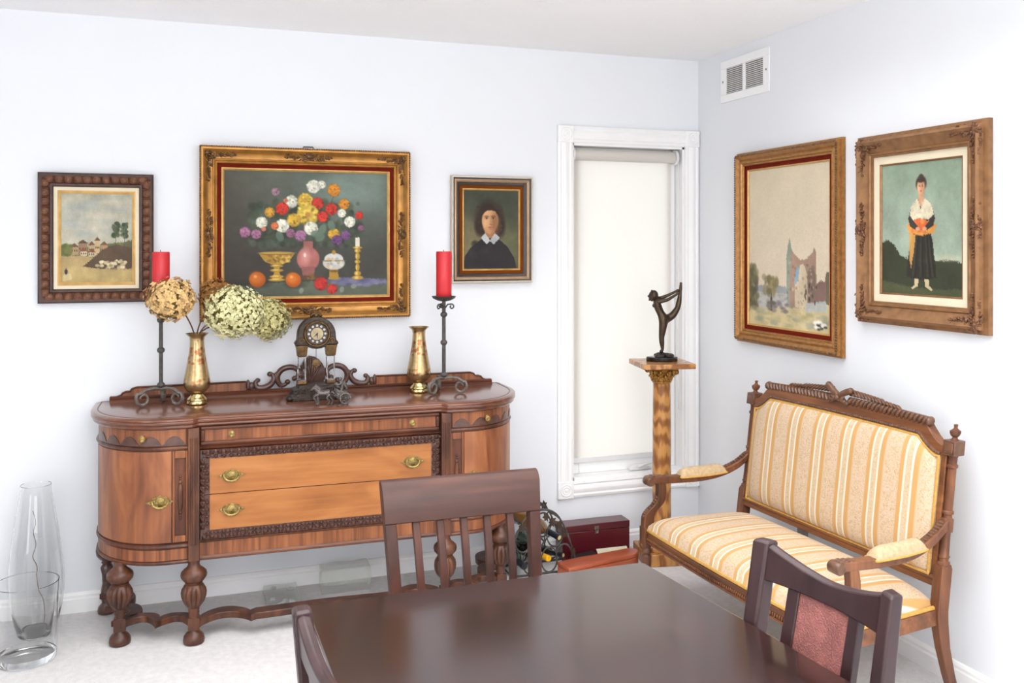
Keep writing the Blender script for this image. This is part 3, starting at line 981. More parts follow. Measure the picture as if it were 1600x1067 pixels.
for tx, th, tw in [(0.76, 0.22, 0.045), (0.885, 0.24, 0.04)]:
    c.poly([(tx - 0.005, 0.46), (tx + 0.005, 0.46), (tx + 0.006, 0.60), (tx - 0.006, 0.60)], (80, 74, 54))
    c.dabs(40, tx - tw, tx + tw, 0.32, 0.49, 0.014, 0.026, [(72, 84, 60), (92, 102, 74), (60, 72, 54)], 0.85)
c.poly([(0, 0.86), (1, 0.84), (1, 1), (0, 1)], (190, 168, 112), 0.75, rough=0.03)
c.dabs(26, 0.02, 0.16, 0.58, 0.68, 0.02, 0.035, [(92, 104, 56), (112, 118, 66), (136, 120, 76)], 0.8)
c.poly([(0.03, 0.91), (0.14, 0.89), (0.16, 0.96), (0.03, 0.98)], (206, 186, 140), rough=0.01)
c.ell(0.075, 0.875, 0.022, 0.03, (58, 54, 58), 0.4)
c.ell(0.075, 0.84, 0.011, 0.011, (150, 110, 84), 0.4)
c.mesh('canvas', W - 0.176, H - 0.176, p, -0.005)

# --- flower still life, heavy gilt frame ------------------------------------------
W, H = 0.972, 0.800
p = thing('framed_painting', 'large still life of a flower bouquet in a wide carved gold frame above the sideboard', 'painting', (-2.112, -0.002, 1.656), 0, 'pictures on the walls')
frame_ring('frame', W, H, [(0, 0.0), (0, 0.040), (0.008, 0.050), (0.016, 0.050), (0.022, 0.044), (0.030, 0.034), (0.042, 0.026), (0.056, 0.024), (0.058, 0.030), (0.064, 0.032), (0.067, 0.027), (0.070, 0.029), (0.076, 0.026), (0.079, 0.020), (0.079, 0.006)], 'gold', p)
frame_ring('velvet_liner', W, H, [(0.0792, 0.006), (0.0792, 0.014), (0.096, 0.012), (0.096, 0.004)], 'velvet_red', p)
frame_ring('gilt_slip', W, H, [(0.0962, 0.004), (0.0962, 0.015), (0.101, 0.016), (0.1085, 0.009), (0.1085, 0.003)], 'gold_pale', p)
for i, (sx, sz, rot, mir) in enumerate([(-1, 1, -90, False), (1, 1, 180, False), (1, -1, 90, False), (-1, -1, 0, False)]):
    place_orn(ornament(3 + i, 0.125, True, 0.016, 0.026, 0.033), sx * (W / 2 - 0.032), sz * (H / 2 - 0.032), rot, p, 'gold_dark', 'corner_ornament')
for (x, z, rot) in [(0, H / 2 - 0.034, 0), (0, -H / 2 + 0.034, 180), (-W / 2 + 0.034, 0, 90), (W / 2 - 0.034, 0, -90)]:
    place_orn(ornament(21, 0.105, False, 0.016, 0.026, 0.032), x, z, rot, p, 'gold_dark', 'centre_ornament')
rl = M()
along_frame(W, H, 0.004, 0.011, lambda x, z, a: rl.ball((x, -0.046, z), (0.0048, 0.0045, 0.0048), 7, 4))
rl.build('bead_edge', 'gold_dark', p)
M().tube([(-0.025, -0.02, H / 2 - 0.002), (-0.022, -0.02, H / 2 + 0.009), (0.022, -0.02, H / 2 + 0.009), (0.025, -0.02, H / 2 - 0.002)], 0.003, 6).build('hanging_loop', 'ebony', p)
c = Canvas(264, 206)
c.fill((86, 86, 74), 0.08)
c.ell(0.75, 0.22, 0.42, 0.45, (112, 130, 120), 1.4, 0.8)
c.ell(0.82, 0.2, 0.2, 0.2, (136, 152, 142), 1.4, 0.6)
c.ell(0.1, 0.8, 0.5, 0.5, (58, 52, 46), 1.4, 0.8)
c.ell(0.9, 0.75, 0.35, 0.35, (58, 56, 50), 1.4, 0.7)
c.poly([(0, 0.93), (0.22, 0.89), (1, 0.87), (1, 1), (0, 1)], (92, 98, 84), rough=0.02)
c.poly([(0.58, 0.87), (0.72, 0.85), (1, 0.87), (1, 0.905), (0.8, 0.925), (0.68, 0.90)], (98, 96, 122), rough=0.02)
c.dabs(30, 0.66, 0.98, 0.86, 0.92, 0.012, 0.03, [(112, 112, 142), (84, 84, 110), (126, 124, 150)], 0.7, 0.5)
c.dabs(260, 0.16, 0.82, 0.24, 0.60, 0.010, 0.032, [(52, 60, 44), (70, 82, 62), (44, 50, 38), (84, 98, 84)], 0.55, 1.0)
for (x0, y0, x1, y1) in [(0.49, 0.58, 0.3, 0.2), (0.5, 0.58, 0.67, 0.16), (0.5, 0.58, 0.83, 0.37), (0.48, 0.58, 0.13, 0.5), (0.5, 0.58, 0.86, 0.47)]:
    dx, dy = x1 - x0, y1 - y0
    for k in range(40):
        t = k / 40
        c.ell(x0 + dx * t, y0 + dy * (t - 0.25 * math.sin(PI * t) * 0.4), 0.004, 0.005, (64, 74, 52), 0.6, 0.7)
Wt, Ye, Rd, Og, Pk, Pu = (226, 226, 206), (226, 188, 74), (206, 58, 42), (214, 140, 44), (208, 120, 96), (164, 110, 140)
for (x, y, r, col, core) in [(0.305, 0.165, 0.022, (150, 118, 130), None), (0.535, 0.118, 0.036, Wt, None), (0.585, 0.102, 0.022, Wt, None), (0.66, 0.145, 0.034, Og, None), (0.40, 0.243, 0.034, Wt, None),
                             (0.485, 0.236, 0.042, Ye, (200, 150, 60)), (0.56, 0.255, 0.032, Rd, None), (0.645, 0.298, 0.032, Rd, None), (0.725, 0.257, 0.029, Og, None), (0.345, 0.30, 0.033, Rd, None), (0.27, 0.33, 0.027, (196, 146, 56), None),
                             (0.50, 0.345, 0.058, (236, 202, 86), (196, 140, 70)), (0.59, 0.36, 0.029, Rd, None), (0.71, 0.33, 0.023, Wt, None), (0.82, 0.347, 0.022, Rd, None), (0.415, 0.39, 0.036, (214, 172, 62), None), (0.222, 0.41, 0.03, Wt, None),
                             (0.345, 0.437, 0.036, Wt, None), (0.30, 0.438, 0.02, (212, 116, 70), None), (0.76, 0.40, 0.03, Wt, None), (0.52, 0.455, 0.037, Wt, None), (0.66, 0.50, 0.031, (222, 172, 60), None), (0.125, 0.488, 0.028, Pu, None), (0.19, 0.503, 0.026, Pu, None),
                             (0.395, 0.495, 0.024, Pu, None), (0.455, 0.515, 0.03, (176, 122, 158), None), (0.68, 0.55, 0.028, (118, 76, 128), None), (0.735, 0.51, 0.026, (122, 82, 128), None), (0.83, 0.45, 0.017, (140, 92, 120), None), (0.365, 0.235, 0.012, Pk, None), (0.235, 0.462, 0.012, Pk, None)]:
    c.bloom(x, y, r * 1.12, [v * 0.96 for v in col], core)
for (x, y, a) in [(0.575, 0.53, 60), (0.59, 0.46, 20), (0.645, 0.43, -20), (0.33, 0.52, 160), (0.55, 0.5, 100)]:
    c.ell(x, y, 0.022, 0.042, (98, 116, 100), 0.3, 0.9, a)
# pink vase
c.ell(0.502, 0.70, 0.069, 0.095, (168, 104, 96), 0.12)
c.poly([(0.475, 0.56), (0.528, 0.56), (0.534, 0.64), (0.47, 0.64)], (160, 98, 92))
c.poly([(0.46, 0.76), (0.545, 0.76), (0.535, 0.845), (0.47, 0.845)], (142, 90, 84))
c.ell(0.485, 0.68, 0.026, 0.06, (212, 154, 146), 1.2, 0.7)
c.ell(0.482, 0.67, 0.007, 0.016, (244, 220, 212), 0.6, 0.9)
c.dabs(14, 0.47, 0.54, 0.83, 0.86, 0.008, 0.013, [(120, 92, 48), (90, 66, 40)], 0.9)
# brass bowl on a foot
G1, G2, G3 = (176, 138, 56), (126, 92, 36), (222, 192, 104)
c.poly([(0.205, 0.655), (0.42, 0.655), (0.385, 0.72), (0.34, 0.745), (0.285, 0.745), (0.24, 0.72)], G1)
c.ell(0.312, 0.657, 0.107, 0.014, G2, 0.2)
c.ell(0.312, 0.652, 0.107, 0.010, G3, 0.4, 0.6)
c.poly([(0.29, 0.74), (0.335, 0.74), (0.325, 0.80), (0.345, 0.86), (0.28, 0.86), (0.30, 0.80)], G1)
for y, rx in [(0.755, 0.038), (0.79, 0.04), (0.84, 0.042), (0.865, 0.05)]:
    c.ell(0.312, y, rx, 0.012, G1, 0.3)
    c.ell(0.305, y - 0.004, rx * 0.5, 0.005, G3, 0.6)
c.dabs(30, 0.23, 0.4, 0.67, 0.73, 0.006, 0.01, [G2, G3], 0.6)
# oranges
for x, y, r in [(0.197, 0.862, 0.048), (0.412, 0.868, 0.046)]:
    c.ell(x + 0.012, y + 0.035, r * 1.3, 0.03, (48, 46, 40), 0.9, 0.6)
    c.ell(x, y, r, r / c.asp, (176, 86, 24), 0.12)
    c.ell(x - 0.008, y - 0.012, r * 0.7, r * 0.7 / c.asp, (214, 120, 44), 0.9, 0.8)
    c.ell(x - 0.012, y - 0.024, r * 0.2, r * 0.2 / c.asp, (240, 178, 110), 1, 0.8)
# lidded porcelain jar
c.ell(0.66, 0.735, 0.068, 0.055, (196, 194, 184), 0.12)
c.ell(0.66, 0.70, 0.058, 0.045, (206, 206, 200), 0.12)
c.ell(0.66, 0.717, 0.07, 0.008, (150, 128, 84), 0.4)
c.poly([(0.635, 0.785), (0.685, 0.785), (0.69, 0.865), (0.63, 0.865)], G1)
c.ell(0.66, 0.855, 0.034, 0.014, G1, 0.3)
c.ell(0.66, 0.80, 0.03, 0.01, G2, 0.3)
c.ell(0.66, 0.648, 0.012, 0.018, G1, 0.4)
c.dabs(16, 0.61, 0.71, 0.70, 0.77, 0.006, 0.012, [(210, 168, 110), (150, 160, 160), (220, 214, 200)], 0.7)
# candlestick with a stub of candle
c.poly([(0.795, 0.53), (0.82, 0.525), (0.823, 0.605), (0.797, 0.605)], (222, 218, 200))
for y, rx, ry in [(0.61, 0.03, 0.01), (0.635, 0.02, 0.016), (0.68, 0.015, 0.03), (0.725, 0.018, 0.016), (0.77, 0.013, 0.03), (0.82, 0.022, 0.02), (0.855, 0.036, 0.016)]:
    c.ell(0.809, y, rx, ry, G1, 0.25)
    c.ell(0.803, y, rx * 0.35, ry * 0.7, G3, 0.8)
# fallen blooms and leaves
c.bloom(0.58, 0.90, 0.04, (186, 50, 42))
c.bloom(0.65, 0.945, 0.03, (190, 52, 46))
for (x, y, a) in [(0.785, 0.925, 70), (0.71, 0.95, 10), (0.46, 0.955, 20)]:
    c.ell(x, y, 0.014, 0.024, (130, 140, 128), 0.3, 0.9, a)
c.mesh('canvas', W - 0.214, H - 0.214, p, -0.005)

# --- small portrait ---------------------------------------------------------------
W, H = 0.430, 0.536
p = thing('framed_painting', 'small dark portrait of a dark haired figure in a black and silver frame', 'painting', (-1.1995, -0.002, 1.682), 0, 'pictures on the walls')
frame_ring('frame', W, H, [(0, 0.0), (0, 0.030), (0.004, 0.034), (0.008, 0.034), (0.010, 0.028)], 'silver', p)
frame_ring('black_step', W, H, [(0.0102, 0.004), (0.0102, 0.028), (0.016, 0.026), (0.0165, 0.004)], 'ebony', p)
frame_ring('bronze_cove', W, H, [(0.0167, 0.004), (0.0167, 0.027), (0.022, 0.029), (0.029, 0.025), (0.033, 0.018), (0.0332, 0.004)], 'bronze_gilt', p)
frame_ring('inner_step', W, H, [(0.0334, 0.003), (0.0334, 0.019), (0.040, 0.017), (0.046, 0.012), (0.0462, 0.003)], 'ebony', p)
frame_ring('velvet_liner', W, H, [(0.0464, 0.003), (0.0464, 0.011), (0.062, 0.010), (0.0622, 0.003)], 'velvet_brown', p)
frame_ring('gilt_slip', W, H, [(0.0624, 0.003), (0.0624, 0.012), (0.066, 0.013), (0.071, 0.007), (0.071, 0.003)], 'gold_pale', p)
c = Canvas(104, 148)
c.fill((76, 78, 62), 0.12)
c.ell(0.2, 0.75, 0.5, 0.35, (134, 122, 84), 1.5, 0.8)
c.ell(0.85, 0.75, 0.25, 0.25, (110, 110, 78), 1.4, 0.6)
c.ell(0.5, 0.1, 0.7, 0.2, (62, 66, 54), 1.4, 0.7)
HR = (52, 38, 30)
# loose curls falling on both sides of an oval face, seen nearly from the front, lit from the left
c.ell(0.47, 0.36, 0.25, 0.22, HR, 0.5)
c.ell(0.30, 0.46, 0.10, 0.12, HR, 0.6)
c.ell(0.64, 0.46, 0.11, 0.14, (44, 33, 27), 0.6)
c.dabs(60, 0.24, 0.70, 0.20, 0.56, 0.015, 0.03, [HR, (74, 54, 40), (62, 46, 35), (44, 34, 28)], 0.5)
c.poly([(0.395, 0.48), (0.56, 0.48), (0.58, 0.63), (0.375, 0.63)], (168, 120, 82))
c.ell(0.48, 0.385, 0.150, 0.150, (206, 156, 108), 0.14)
c.ell(0.475, 0.465, 0.115, 0.090, (202, 150, 104), 0.3)
c.ell(0.575, 0.42, 0.075, 0.16, (122, 84, 58), 1.1, 0.75)
c.ell(0.42, 0.42, 0.06, 0.07, (226, 178, 130), 1.2, 0.6)
c.ell(0.47, 0.275, 0.10, 0.03, (222, 174, 126), 1.2, 0.6)
c.poly([(0.31, 0.34), (0.33, 0.25), (0.42, 0.215), (0.55, 0.215), (0.64, 0.26), (0.66, 0.36), (0.615, 0.31), (0.56, 0.265), (0.50, 0.255), (0.43, 0.26), (0.365, 0.30)], HR, 0.95, rough=0.02)
for x, d in ((0.415, 0.85), (0.535, 1.0)):
    c.ell(x, 0.352, 0.042, 0.020, (150, 104, 72), 1.0, 0.7 * d)
    c.ell(x, 0.362, 0.027, 0.0085, (196, 164, 132), 0.5, 0.8)
    c.ell(x, 0.361, 0.012, 0.0095, (46, 34, 28), 0.5)
    c.ell(x, 0.351, 0.030, 0.0045, (64, 44, 34), 0.6, 0.9)
    c.ell(x, 0.333, 0.042, 0.0065, (84, 58, 42), 0.8, 0.85)
c.poly([(0.478, 0.35), (0.494, 0.35), (0.512, 0.425), (0.472, 0.43)], (176, 126, 86), 0.55)
c.ell(0.486, 0.424, 0.024, 0.012, (190, 128, 90), 0.9, 0.8)
c.ell(0.492, 0.436, 0.022, 0.006, (120, 78, 56), 0.9, 0.8)
c.ell(0.482, 0.470, 0.040, 0.0075, (168, 88, 70), 0.6)
c.ell(0.482, 0.480, 0.032, 0.0065, (186, 108, 86), 0.7)
c.ell(0.484, 0.495, 0.030, 0.005, (150, 104, 74), 0.9, 0.7)
c.poly([(0.0, 1.0), (0.02, 0.84), (0.14, 0.72), (0.34, 0.61), (0.62, 0.61), (0.80, 0.72), (0.92, 0.86), (0.97, 1.0)], (44, 40, 42), var=0.12)
c.dabs(16, 0.12, 0.45, 0.66, 0.85, 0.03, 0.07, [(54, 50, 52), (40, 36, 38)], 0.5)
c.poly([(0.31, 0.605), (0.385, 0.545), (0.475, 0.635), (0.575, 0.55), (0.655, 0.605), (0.545, 0.685), (0.475, 0.645), (0.415, 0.685)], (192, 196, 194), rough=0.012)
c.poly([(0.475, 0.645), (0.575, 0.56), (0.65, 0.605), (0.545, 0.685)], (158, 164, 164), 0.7)
c.mesh('canvas', W - 0.140, H - 0.140, p, -0.005)

# --- ruin watercolour on the right wall -------------------------------------------
W, H = 0.800, 0.945
p = thing('framed_painting', 'tall pale watercolour of a ruined tower in a bronze gold frame on the right wall', 'painting', (-0.002, -0.803, 1.592), -90, 'pictures on the walls')
frame_ring('frame', W, H, [(0, 0.0), (0, 0.016), (0.010, 0.018), (0.010, 0.034), (0.022, 0.038), (0.030, 0.030), (0.036, 0.024), (0.046, 0.030), (0.054, 0.028), (0.058, 0.020), (0.064, 0.022), (0.067, 0.018), (0.067, 0.004)], 'gold_mid', p)
rl = M()
along_frame(W, H, 0.0165, 0.0115, lambda x, z, a: rl.ball((x, -0.038, z), (0.0052, 0.004, 0.0062) if a == 0 else (0.0062, 0.004, 0.0052), 7, 4))
rl.build('rope_moulding', 'gold_dark', p)
frame_ring('velvet_liner', W, H, [(0.0672, 0.004), (0.0672, 0.013), (0.087, 0.011), (0.087, 0.004)], 'velvet_red', p)
frame_ring('gilt_slip', W, H, [(0.0872, 0.003), (0.0872, 0.012), (0.090, 0.013), (0.095, 0.007), (0.095, 0.003)], 'gold_pale', p)
c = Canvas(150, 186)
c.grad((222, 208, 180), (226, 210, 186), var=0.03)
c.poly([(0, 0.745), (0.2, 0.74), (0.4, 0.735), (0.55, 0.75), (0.55, 0.9), (0, 0.9)], (150, 156, 164), 0.8, rough=0.015)
c.poly([(0, 0.78), (0.55, 0.785), (0.55, 0.9), (0, 0.9)], (196, 192, 184), 0.9, rough=0.015)
c.dabs(20, 0.05, 0.5, 0.79, 0.86, 0.02, 0.04, [(150, 150, 166), (206, 200, 186), (168, 164, 160)], 0.6, 0.4)
c.poly([(0, 0.90), (0.3, 0.885), (0.55, 0.86), (1, 0.835), (1, 1), (0, 1)], (206, 190, 146), rough=0.02)
ST, SD, SP = (196, 172, 146), (132, 112, 98), (172, 142, 122)
c.poly([(0.50, 0.865), (0.49, 0.56), (0.51, 0.48), (0.53, 0.44), (0.55, 0.50), (0.565, 0.52), (0.565, 0.87)], (150, 160, 142), rough=0.012)
c.poly([(0.535, 0.865), (0.545, 0.51), (0.60, 0.545), (0.66, 0.575), (0.72, 0.57), (0.79, 0.535), (0.815, 0.50), (0.835, 0.52), (0.84, 0.70), (0.83, 0.86)], SP, rough=0.014)
c.poly([(0.59, 0.86), (0.60, 0.66), (0.66, 0.605), (0.70, 0.60), (0.735, 0.66), (0.74, 0.86)], (214, 196, 166), rough=0.012)
c.poly([(0.585, 0.72), (0.60, 0.64), (0.655, 0.60), (0.64, 0.68), (0.61, 0.72)], (136, 168, 188), 0.9)
c.poly([(0.74, 0.86), (0.745, 0.64), (0.80, 0.60), (0.83, 0.66), (0.83, 0.86)], SD, 0.85, rough=0.014)
c.poly([(0.83, 0.83), (0.835, 0.72), (0.88, 0.69), (0.93, 0.70), (0.95, 0.645), (1, 0.64), (1, 0.83)], (140, 112, 104), rough=0.014)
c.poly([(0.95, 0.83), (0.955, 0.65), (1, 0.64), (1, 0.83)], (112, 106, 84), rough=0.014)
c.poly([(0.72, 0.83), (0.95, 0.81), (0.97, 0.87), (0.72, 0.885)], (186, 190, 184), 0.9, rough=0.012)
c.dabs(60, 0.5, 0.84, 0.56, 0.86, 0.006, 0.014, [SD, (206, 186, 160), (158, 134, 118)], 0.6)
c.dabs(10, 0.6, 0.85, 0.72, 0.85, 0.006, 0.01, [(70, 58, 54)], 0.8, 2.0)
c.dabs(60, -0.02, 0.12, 0.62, 0.90, 0.02, 0.04, [(112, 106, 78), (136, 128, 92), (88, 84, 66)], 0.7)
c.poly([(0.285, 0.90), (0.295, 0.72), (0.305, 0.72), (0.315, 0.90)], (92, 78, 60))
c.dabs(44, 0.2, 0.38, 0.68, 0.80, 0.016, 0.03, [(148, 136, 96), (120, 110, 78), (170, 156, 110)], 0.6)
c.dabs(24, 0.26, 0.5, 0.84, 0.90, 0.02, 0.035, [(120, 110, 118), (140, 130, 124), (108, 100, 92)], 0.6, 0.5)
c.dabs(70, 0.05, 1, 0.89, 0.98, 0.02, 0.06, [(190, 176, 128), (214, 200, 160), (168, 160, 122), (150, 156, 142)], 0.5, 0.35)
for k in range(6):
    x = 0.80 + 0.2 * rng.random()
    y = 0.935 + 0.03 * rng.random()
    c.ell(x, y, 0.035, 0.012, (240, 236, 226), 0.5)
    c.ell(x + 0.02, y + 0.012, 0.02, 0.008, (60, 56, 50), 0.5, 0.8)
c.mesh('canvas', W - 0.186, H - 0.186, p, -0.004)

# --- standing woman ---------------------------------------------------------------
W, H = 0.662, 0.760
p = thing('framed_painting', 'standing woman in a dark skirt and white shawl in an ornate brown gold frame', 'painting', (-0.002, -1.634, 1.6665), -90, 'pictures on the walls')
frame_ring('frame', W, H, [(0, 0.0), (0, 0.020), (0.016, 0.026), (0.018, 0.044), (0.028, 0.050), (0.040, 0.042), (0.056, 0.032), (0.070, 0.026), (0.074, 0.031), (0.080, 0.030), (0.083, 0.024), (0.090, 0.022), (0.090, 0.005)], 'gold_brown', p)
for i, (sx, sz, rot) in enumerate([(-1, 1, -90), (1, 1, 180), (1, -1, 90), (-1, -1, 0)]):
    place_orn(ornament(43 + i, 0.120, True, 0.014, 0.034, 0.034), sx * (W / 2 - 0.036), sz * (H / 2 - 0.036), rot, p, 'gold_brown_dark', 'corner_ornament')
for (x, z, rot) in [(-W / 2 + 0.036, 0, 90), (W / 2 - 0.036, 0, -90)]:
    place_orn(ornament(61, 0.105, False, 0.014, 0.034, 0.032), x, z, rot, p, 'gold_brown_dark', 'centre_ornament')
frame_ring('linen_liner', W, H, [(0.0902, 0.005), (0.0902, 0.015), (0.120, 0.012), (0.1202, 0.004)], 'liner_cream', p)
frame_ring('gilt_slip', W, H, [(0.1204, 0.003), (0.1204, 0.013), (0.124, 0.012), (0.127, 0.007), (0.127, 0.003)], 'gold_brown', p)
c = Canvas(124, 154)
c.grad((142, 160, 138), (160, 176, 158), var=0.10)
c.ell(0.3, 0.55, 0.5, 0.25, (170, 184, 166), 1.4, 0.5)
c.poly([(0, 0.60), (0.08, 0.585), (0.18, 0.63), (0.24, 0.70), (0.5, 0.77), (0.62, 0.75), (0.75, 0.735), (0.9, 0.735), (1, 0.755), (1, 1), (0, 1)], (60, 64, 48), rough=0.03)
c.poly([(0, 0.90), (0.3, 0.93), (0.6, 0.95), (1, 0.94), (1, 1), (0, 1)], (80, 84, 58), rough=0.03)
c.ell(0.82, 0.72, 0.16, 0.02, (196, 190, 160), 1.2, 0.6)
# long skirt, shawl, both arms folded over a bundle of orange cloth
c.poly([(0.425, 0.475), (0.60, 0.475), (0.645, 0.60), (0.685, 0.78), (0.685, 0.865), (0.56, 0.885), (0.42, 0.882), (0.325, 0.86), (0.345, 0.72), (0.385, 0.58)], (50, 48, 42), rough=0.01)
for x0, x1 in ((0.45, 0.40), (0.50, 0.49), (0.55, 0.58), (0.58, 0.64)):
    c.poly([(x0, 0.52), (x0 + 0.012, 0.52), (x1 + 0.022, 0.86), (x1 - 0.006, 0.86)], (72, 68, 58), 0.6, rough=0.012)
    c.poly([(x0 + 0.02, 0.52), (x0 + 0.03, 0.52), (x1 + 0.05, 0.86), (x1 + 0.025, 0.86)], (34, 34, 32), 0.6, rough=0.012)
c.poly([(0.43, 0.875), (0.475, 0.878), (0.47, 0.93), (0.40, 0.955), (0.385, 0.945), (0.43, 0.925)], (200, 184, 146))
c.poly([(0.55, 0.88), (0.60, 0.875), (0.605, 0.925), (0.65, 0.95), (0.63, 0.962), (0.56, 0.935)], (200, 184, 146))
c.poly([(0.385, 0.34), (0.46, 0.285), (0.56, 0.285), (0.645, 0.34), (0.675, 0.43), (0.62, 0.50), (0.405, 0.50), (0.345, 0.43)], (60, 55, 50), rough=0.008)
c.poly([(0.478, 0.235), (0.535, 0.235), (0.545, 0.31), (0.515, 0.35), (0.47, 0.31)], (206, 158, 122))
c.poly([(0.37, 0.40), (0.385, 0.335), (0.465, 0.275), (0.505, 0.355), (0.555, 0.275), (0.64, 0.33), (0.66, 0.40), (0.60, 0.435), (0.53, 0.425), (0.505, 0.455), (0.47, 0.425), (0.41, 0.44)], (214, 204, 176), rough=0.012)
c.dabs(26, 0.39, 0.64, 0.31, 0.43, 0.010, 0.024, [(232, 224, 200), (186, 174, 146), (206, 196, 168)], 0.55)
c.poly([(0.335, 0.475), (0.40, 0.445), (0.50, 0.455), (0.60, 0.445), (0.68, 0.475), (0.655, 0.535), (0.51, 0.555), (0.365, 0.535)], (220, 152, 74), rough=0.02)
c.poly([(0.375, 0.455), (0.47, 0.425), (0.56, 0.435), (0.60, 0.475), (0.51, 0.515), (0.40, 0.505)], (214, 106, 60), rough=0.016)
c.dabs(14, 0.38, 0.60, 0.44, 0.53, 0.012, 0.03, [(236, 132, 84), (196, 92, 50), (232, 172, 92)], 0.5)
c.poly([(0.37, 0.53), (0.44, 0.55), (0.425, 0.66), (0.385, 0.80), (0.36, 0.72)], (206, 154, 84), 0.9, rough=0.016)
c.poly([(0.345, 0.42), (0.375, 0.41), (0.47, 0.485), (0.455, 0.515), (0.37, 0.485)], (66, 60, 54))
c.poly([(0.675, 0.42), (0.645, 0.41), (0.555, 0.485), (0.57, 0.515), (0.655, 0.485)], (60, 55, 50))
c.ell(0.467, 0.503, 0.026, 0.014, (212, 164, 128), 0.4)
c.ell(0.552, 0.503, 0.026, 0.014, (208, 158, 122), 0.4)
c.ell(0.508, 0.165, 0.066, 0.058, (66, 53, 45), 0.3)
c.ell(0.508, 0.120, 0.030, 0.026, (72, 58, 50), 0.3)
c.ell(0.505, 0.190, 0.046, 0.054, (214, 166, 128), 0.2)
c.ell(0.53, 0.195, 0.026, 0.050, (178, 128, 96), 1.0, 0.6)
c.ell(0.505, 0.142, 0.050, 0.018, (66, 53, 45), 0.4)
for x in (0.489, 0.523):
    c.ell(x, 0.184, 0.0085, 0.0045, (62, 46, 38), 0.6)
    c.ell(x, 0.175, 0.012, 0.003, (96, 70, 54), 0.8, 0.8)
c.ell(0.506, 0.200, 0.006, 0.012, (190, 138, 104), 0.8, 0.8)
c.ell(0.506, 0.221, 0.013, 0.0045, (176, 86, 72), 0.6)
c.mesh('canvas', W - 0.250, H - 0.250, p, -0.005)
# ------------------------------------------------------------------ sideboard
sb = thing('sideboard', 'long walnut sideboard with rounded ends, honey drawers with carved borders and turned bulb legs', 'sideboard', (-2.095, -0.03, 0), -1.0)

def end_curve(d, n=16, a0=0, a1=90):
    return [(-0.62 - (0.285 + d) * math.cos(R(a0 + (a1 - a0) * i / n)), -0.15 - (0.34 + d) * math.sin(R(a0 + (a1 - a0) * i / n))) for i in range(n + 1)]

def outline(d, rec=0.03, xs=0.515, w=0.03):
    L = [(-0.905 - d, 0.0)] + end_curve(d) + [(-xs - w * 0.5, -0.49 - d)]
    # ogee step back to the recessed centre
    for i in range(1, 7):
        t = i / 6
        L.append((-xs - w * 0.5 + w * t, -0.49 - d + rec * (0.5 - 0.5 * math.cos(PI * t))))
    return L + [(-x, y) for x, y in reversed(L)]

def loops(prof, **k):
    return [[(x, y, z) for x, y in outline(d, **k)] for z, d in prof]

def shell(pts_of, d0, d1, z0, z1):
    """curved slab following the carcase between two offsets"""
    a, b = pts_of(d0), pts_of(d1)
    ring = lambda z: [(x, y, z) for x, y in b] + [(x, y, z) for x, y in reversed(a)]
    return [ring(z0), ring(z1)]

body = M().rings(loops([(0.325, 0.0), (0.327, 0.006), (0.334, 0.009), (0.340, 0.006), (0.342, 0.0), (0.388, 0.0), (0.390, 0.006), (0.397, 0.010), (0.404, 0.006), (0.409, 0.008), (0.411, 0.0),
                        (0.782, 0.0), (0.784, 0.007), (0.790, 0.010), (0.796, 0.006), (0.800, 0.0), (0.869, 0.0)]))
body.build('body', 'sb_dark_z', sb, angle=30)
M().rings(loops([(0.8695, 0.010), (0.871, 0.020), (0.876, 0.024), (0.882, 0.021), (0.885, 0.026), (0.890, 0.031), (0.896, 0.031), (0.900, 0.028), (0.902, 0.031), (0.908, 0.030), (0.912, 0.024), (0.914, 0.016)])).build('top', 'sb_top', sb, angle=25)
# inset darker line round the top
M().rings(loops([(0.9138, 0.006), (0.9152, 0.006), (0.9152, 0.002), (0.9138, 0.002)]), cap=False).build('top_inlay', 'sb_dark', sb)

def mirror(m):
    q = M()
    q.v = [(-x, y, z) for x, y, z in m.v]
    q.f = [tuple(reversed(f)) for f in m.f]
    return q

def knob(parent, x, y, z):
    k = M().lathe([(0.012, 0), (0.013, 0.003), (0.007, 0.005), (0.006, 0.010), (0.011, 0.014), (0.013, 0.019), (0.012, 0.023), (0.007, 0.026), (0.003, 0.024), (0, 0.024)], 20, (x, y, z), axis='y', flute=lambda h: (8, 0.12) if h > 0.012 else None)
    return k.build('knob', 'brass', parent)

def pull(parent, x, y, z, name='handle', yaw=0.0):
    m = M()
    out = []
    for i in range(72):
        a = 2 * PI * i / 72
        r = 1 + 0.13 * math.cos(8 * a) + 0.07 * math.cos(20 * a)
        e = 0.030 * (1 + 0.55 * abs(math.cos(a)) ** 5)
        out.append((e * r * math.cos(a), 0.024 * r * math.sin(a)))
    m.prism(out, -0.003, 0.0, 'xz')
    m.lathe([(0.018, 0), (0.017, 0.003), (0.011, 0.0045), (0.012, 0.006), (0.006, 0.009), (0, 0.0095)], 20, (0, -0.003, 0.002), axis='y')
    for sx in (-1, 1):
        m.ball((sx * 0.030, -0.007, 0.003), 0.0055, 10, 6)
        m.ball((sx * 0.042, -0.003, 0.0), (0.007, 0.003, 0.004), 8, 5)
        m.tube([(sx * 0.014, -0.005, 0.016), (sx * 0.024, -0.006, 0.012), (sx * 0.034, -0.005, 0.004)], 0.0025, 6)
    bail = [(0.030 * math.cos(t), -0.010 - 0.004 * math.sin(t), 0.003 - 0.024 * math.sin(t)) for t in [PI * i / 14 for i in range(15)]]
    m.tube(bail, [0.0032 + 0.0022 * math.sin(PI * i / 14) for i in range(15)], 8)
    c, s_ = math.cos(yaw), math.sin(yaw)
    m.map(lambda px, py, pz: (x + px * c - py * s_, y + px * s_ + py * c, z + pz))
    return m.build(name, 'brass', parent)

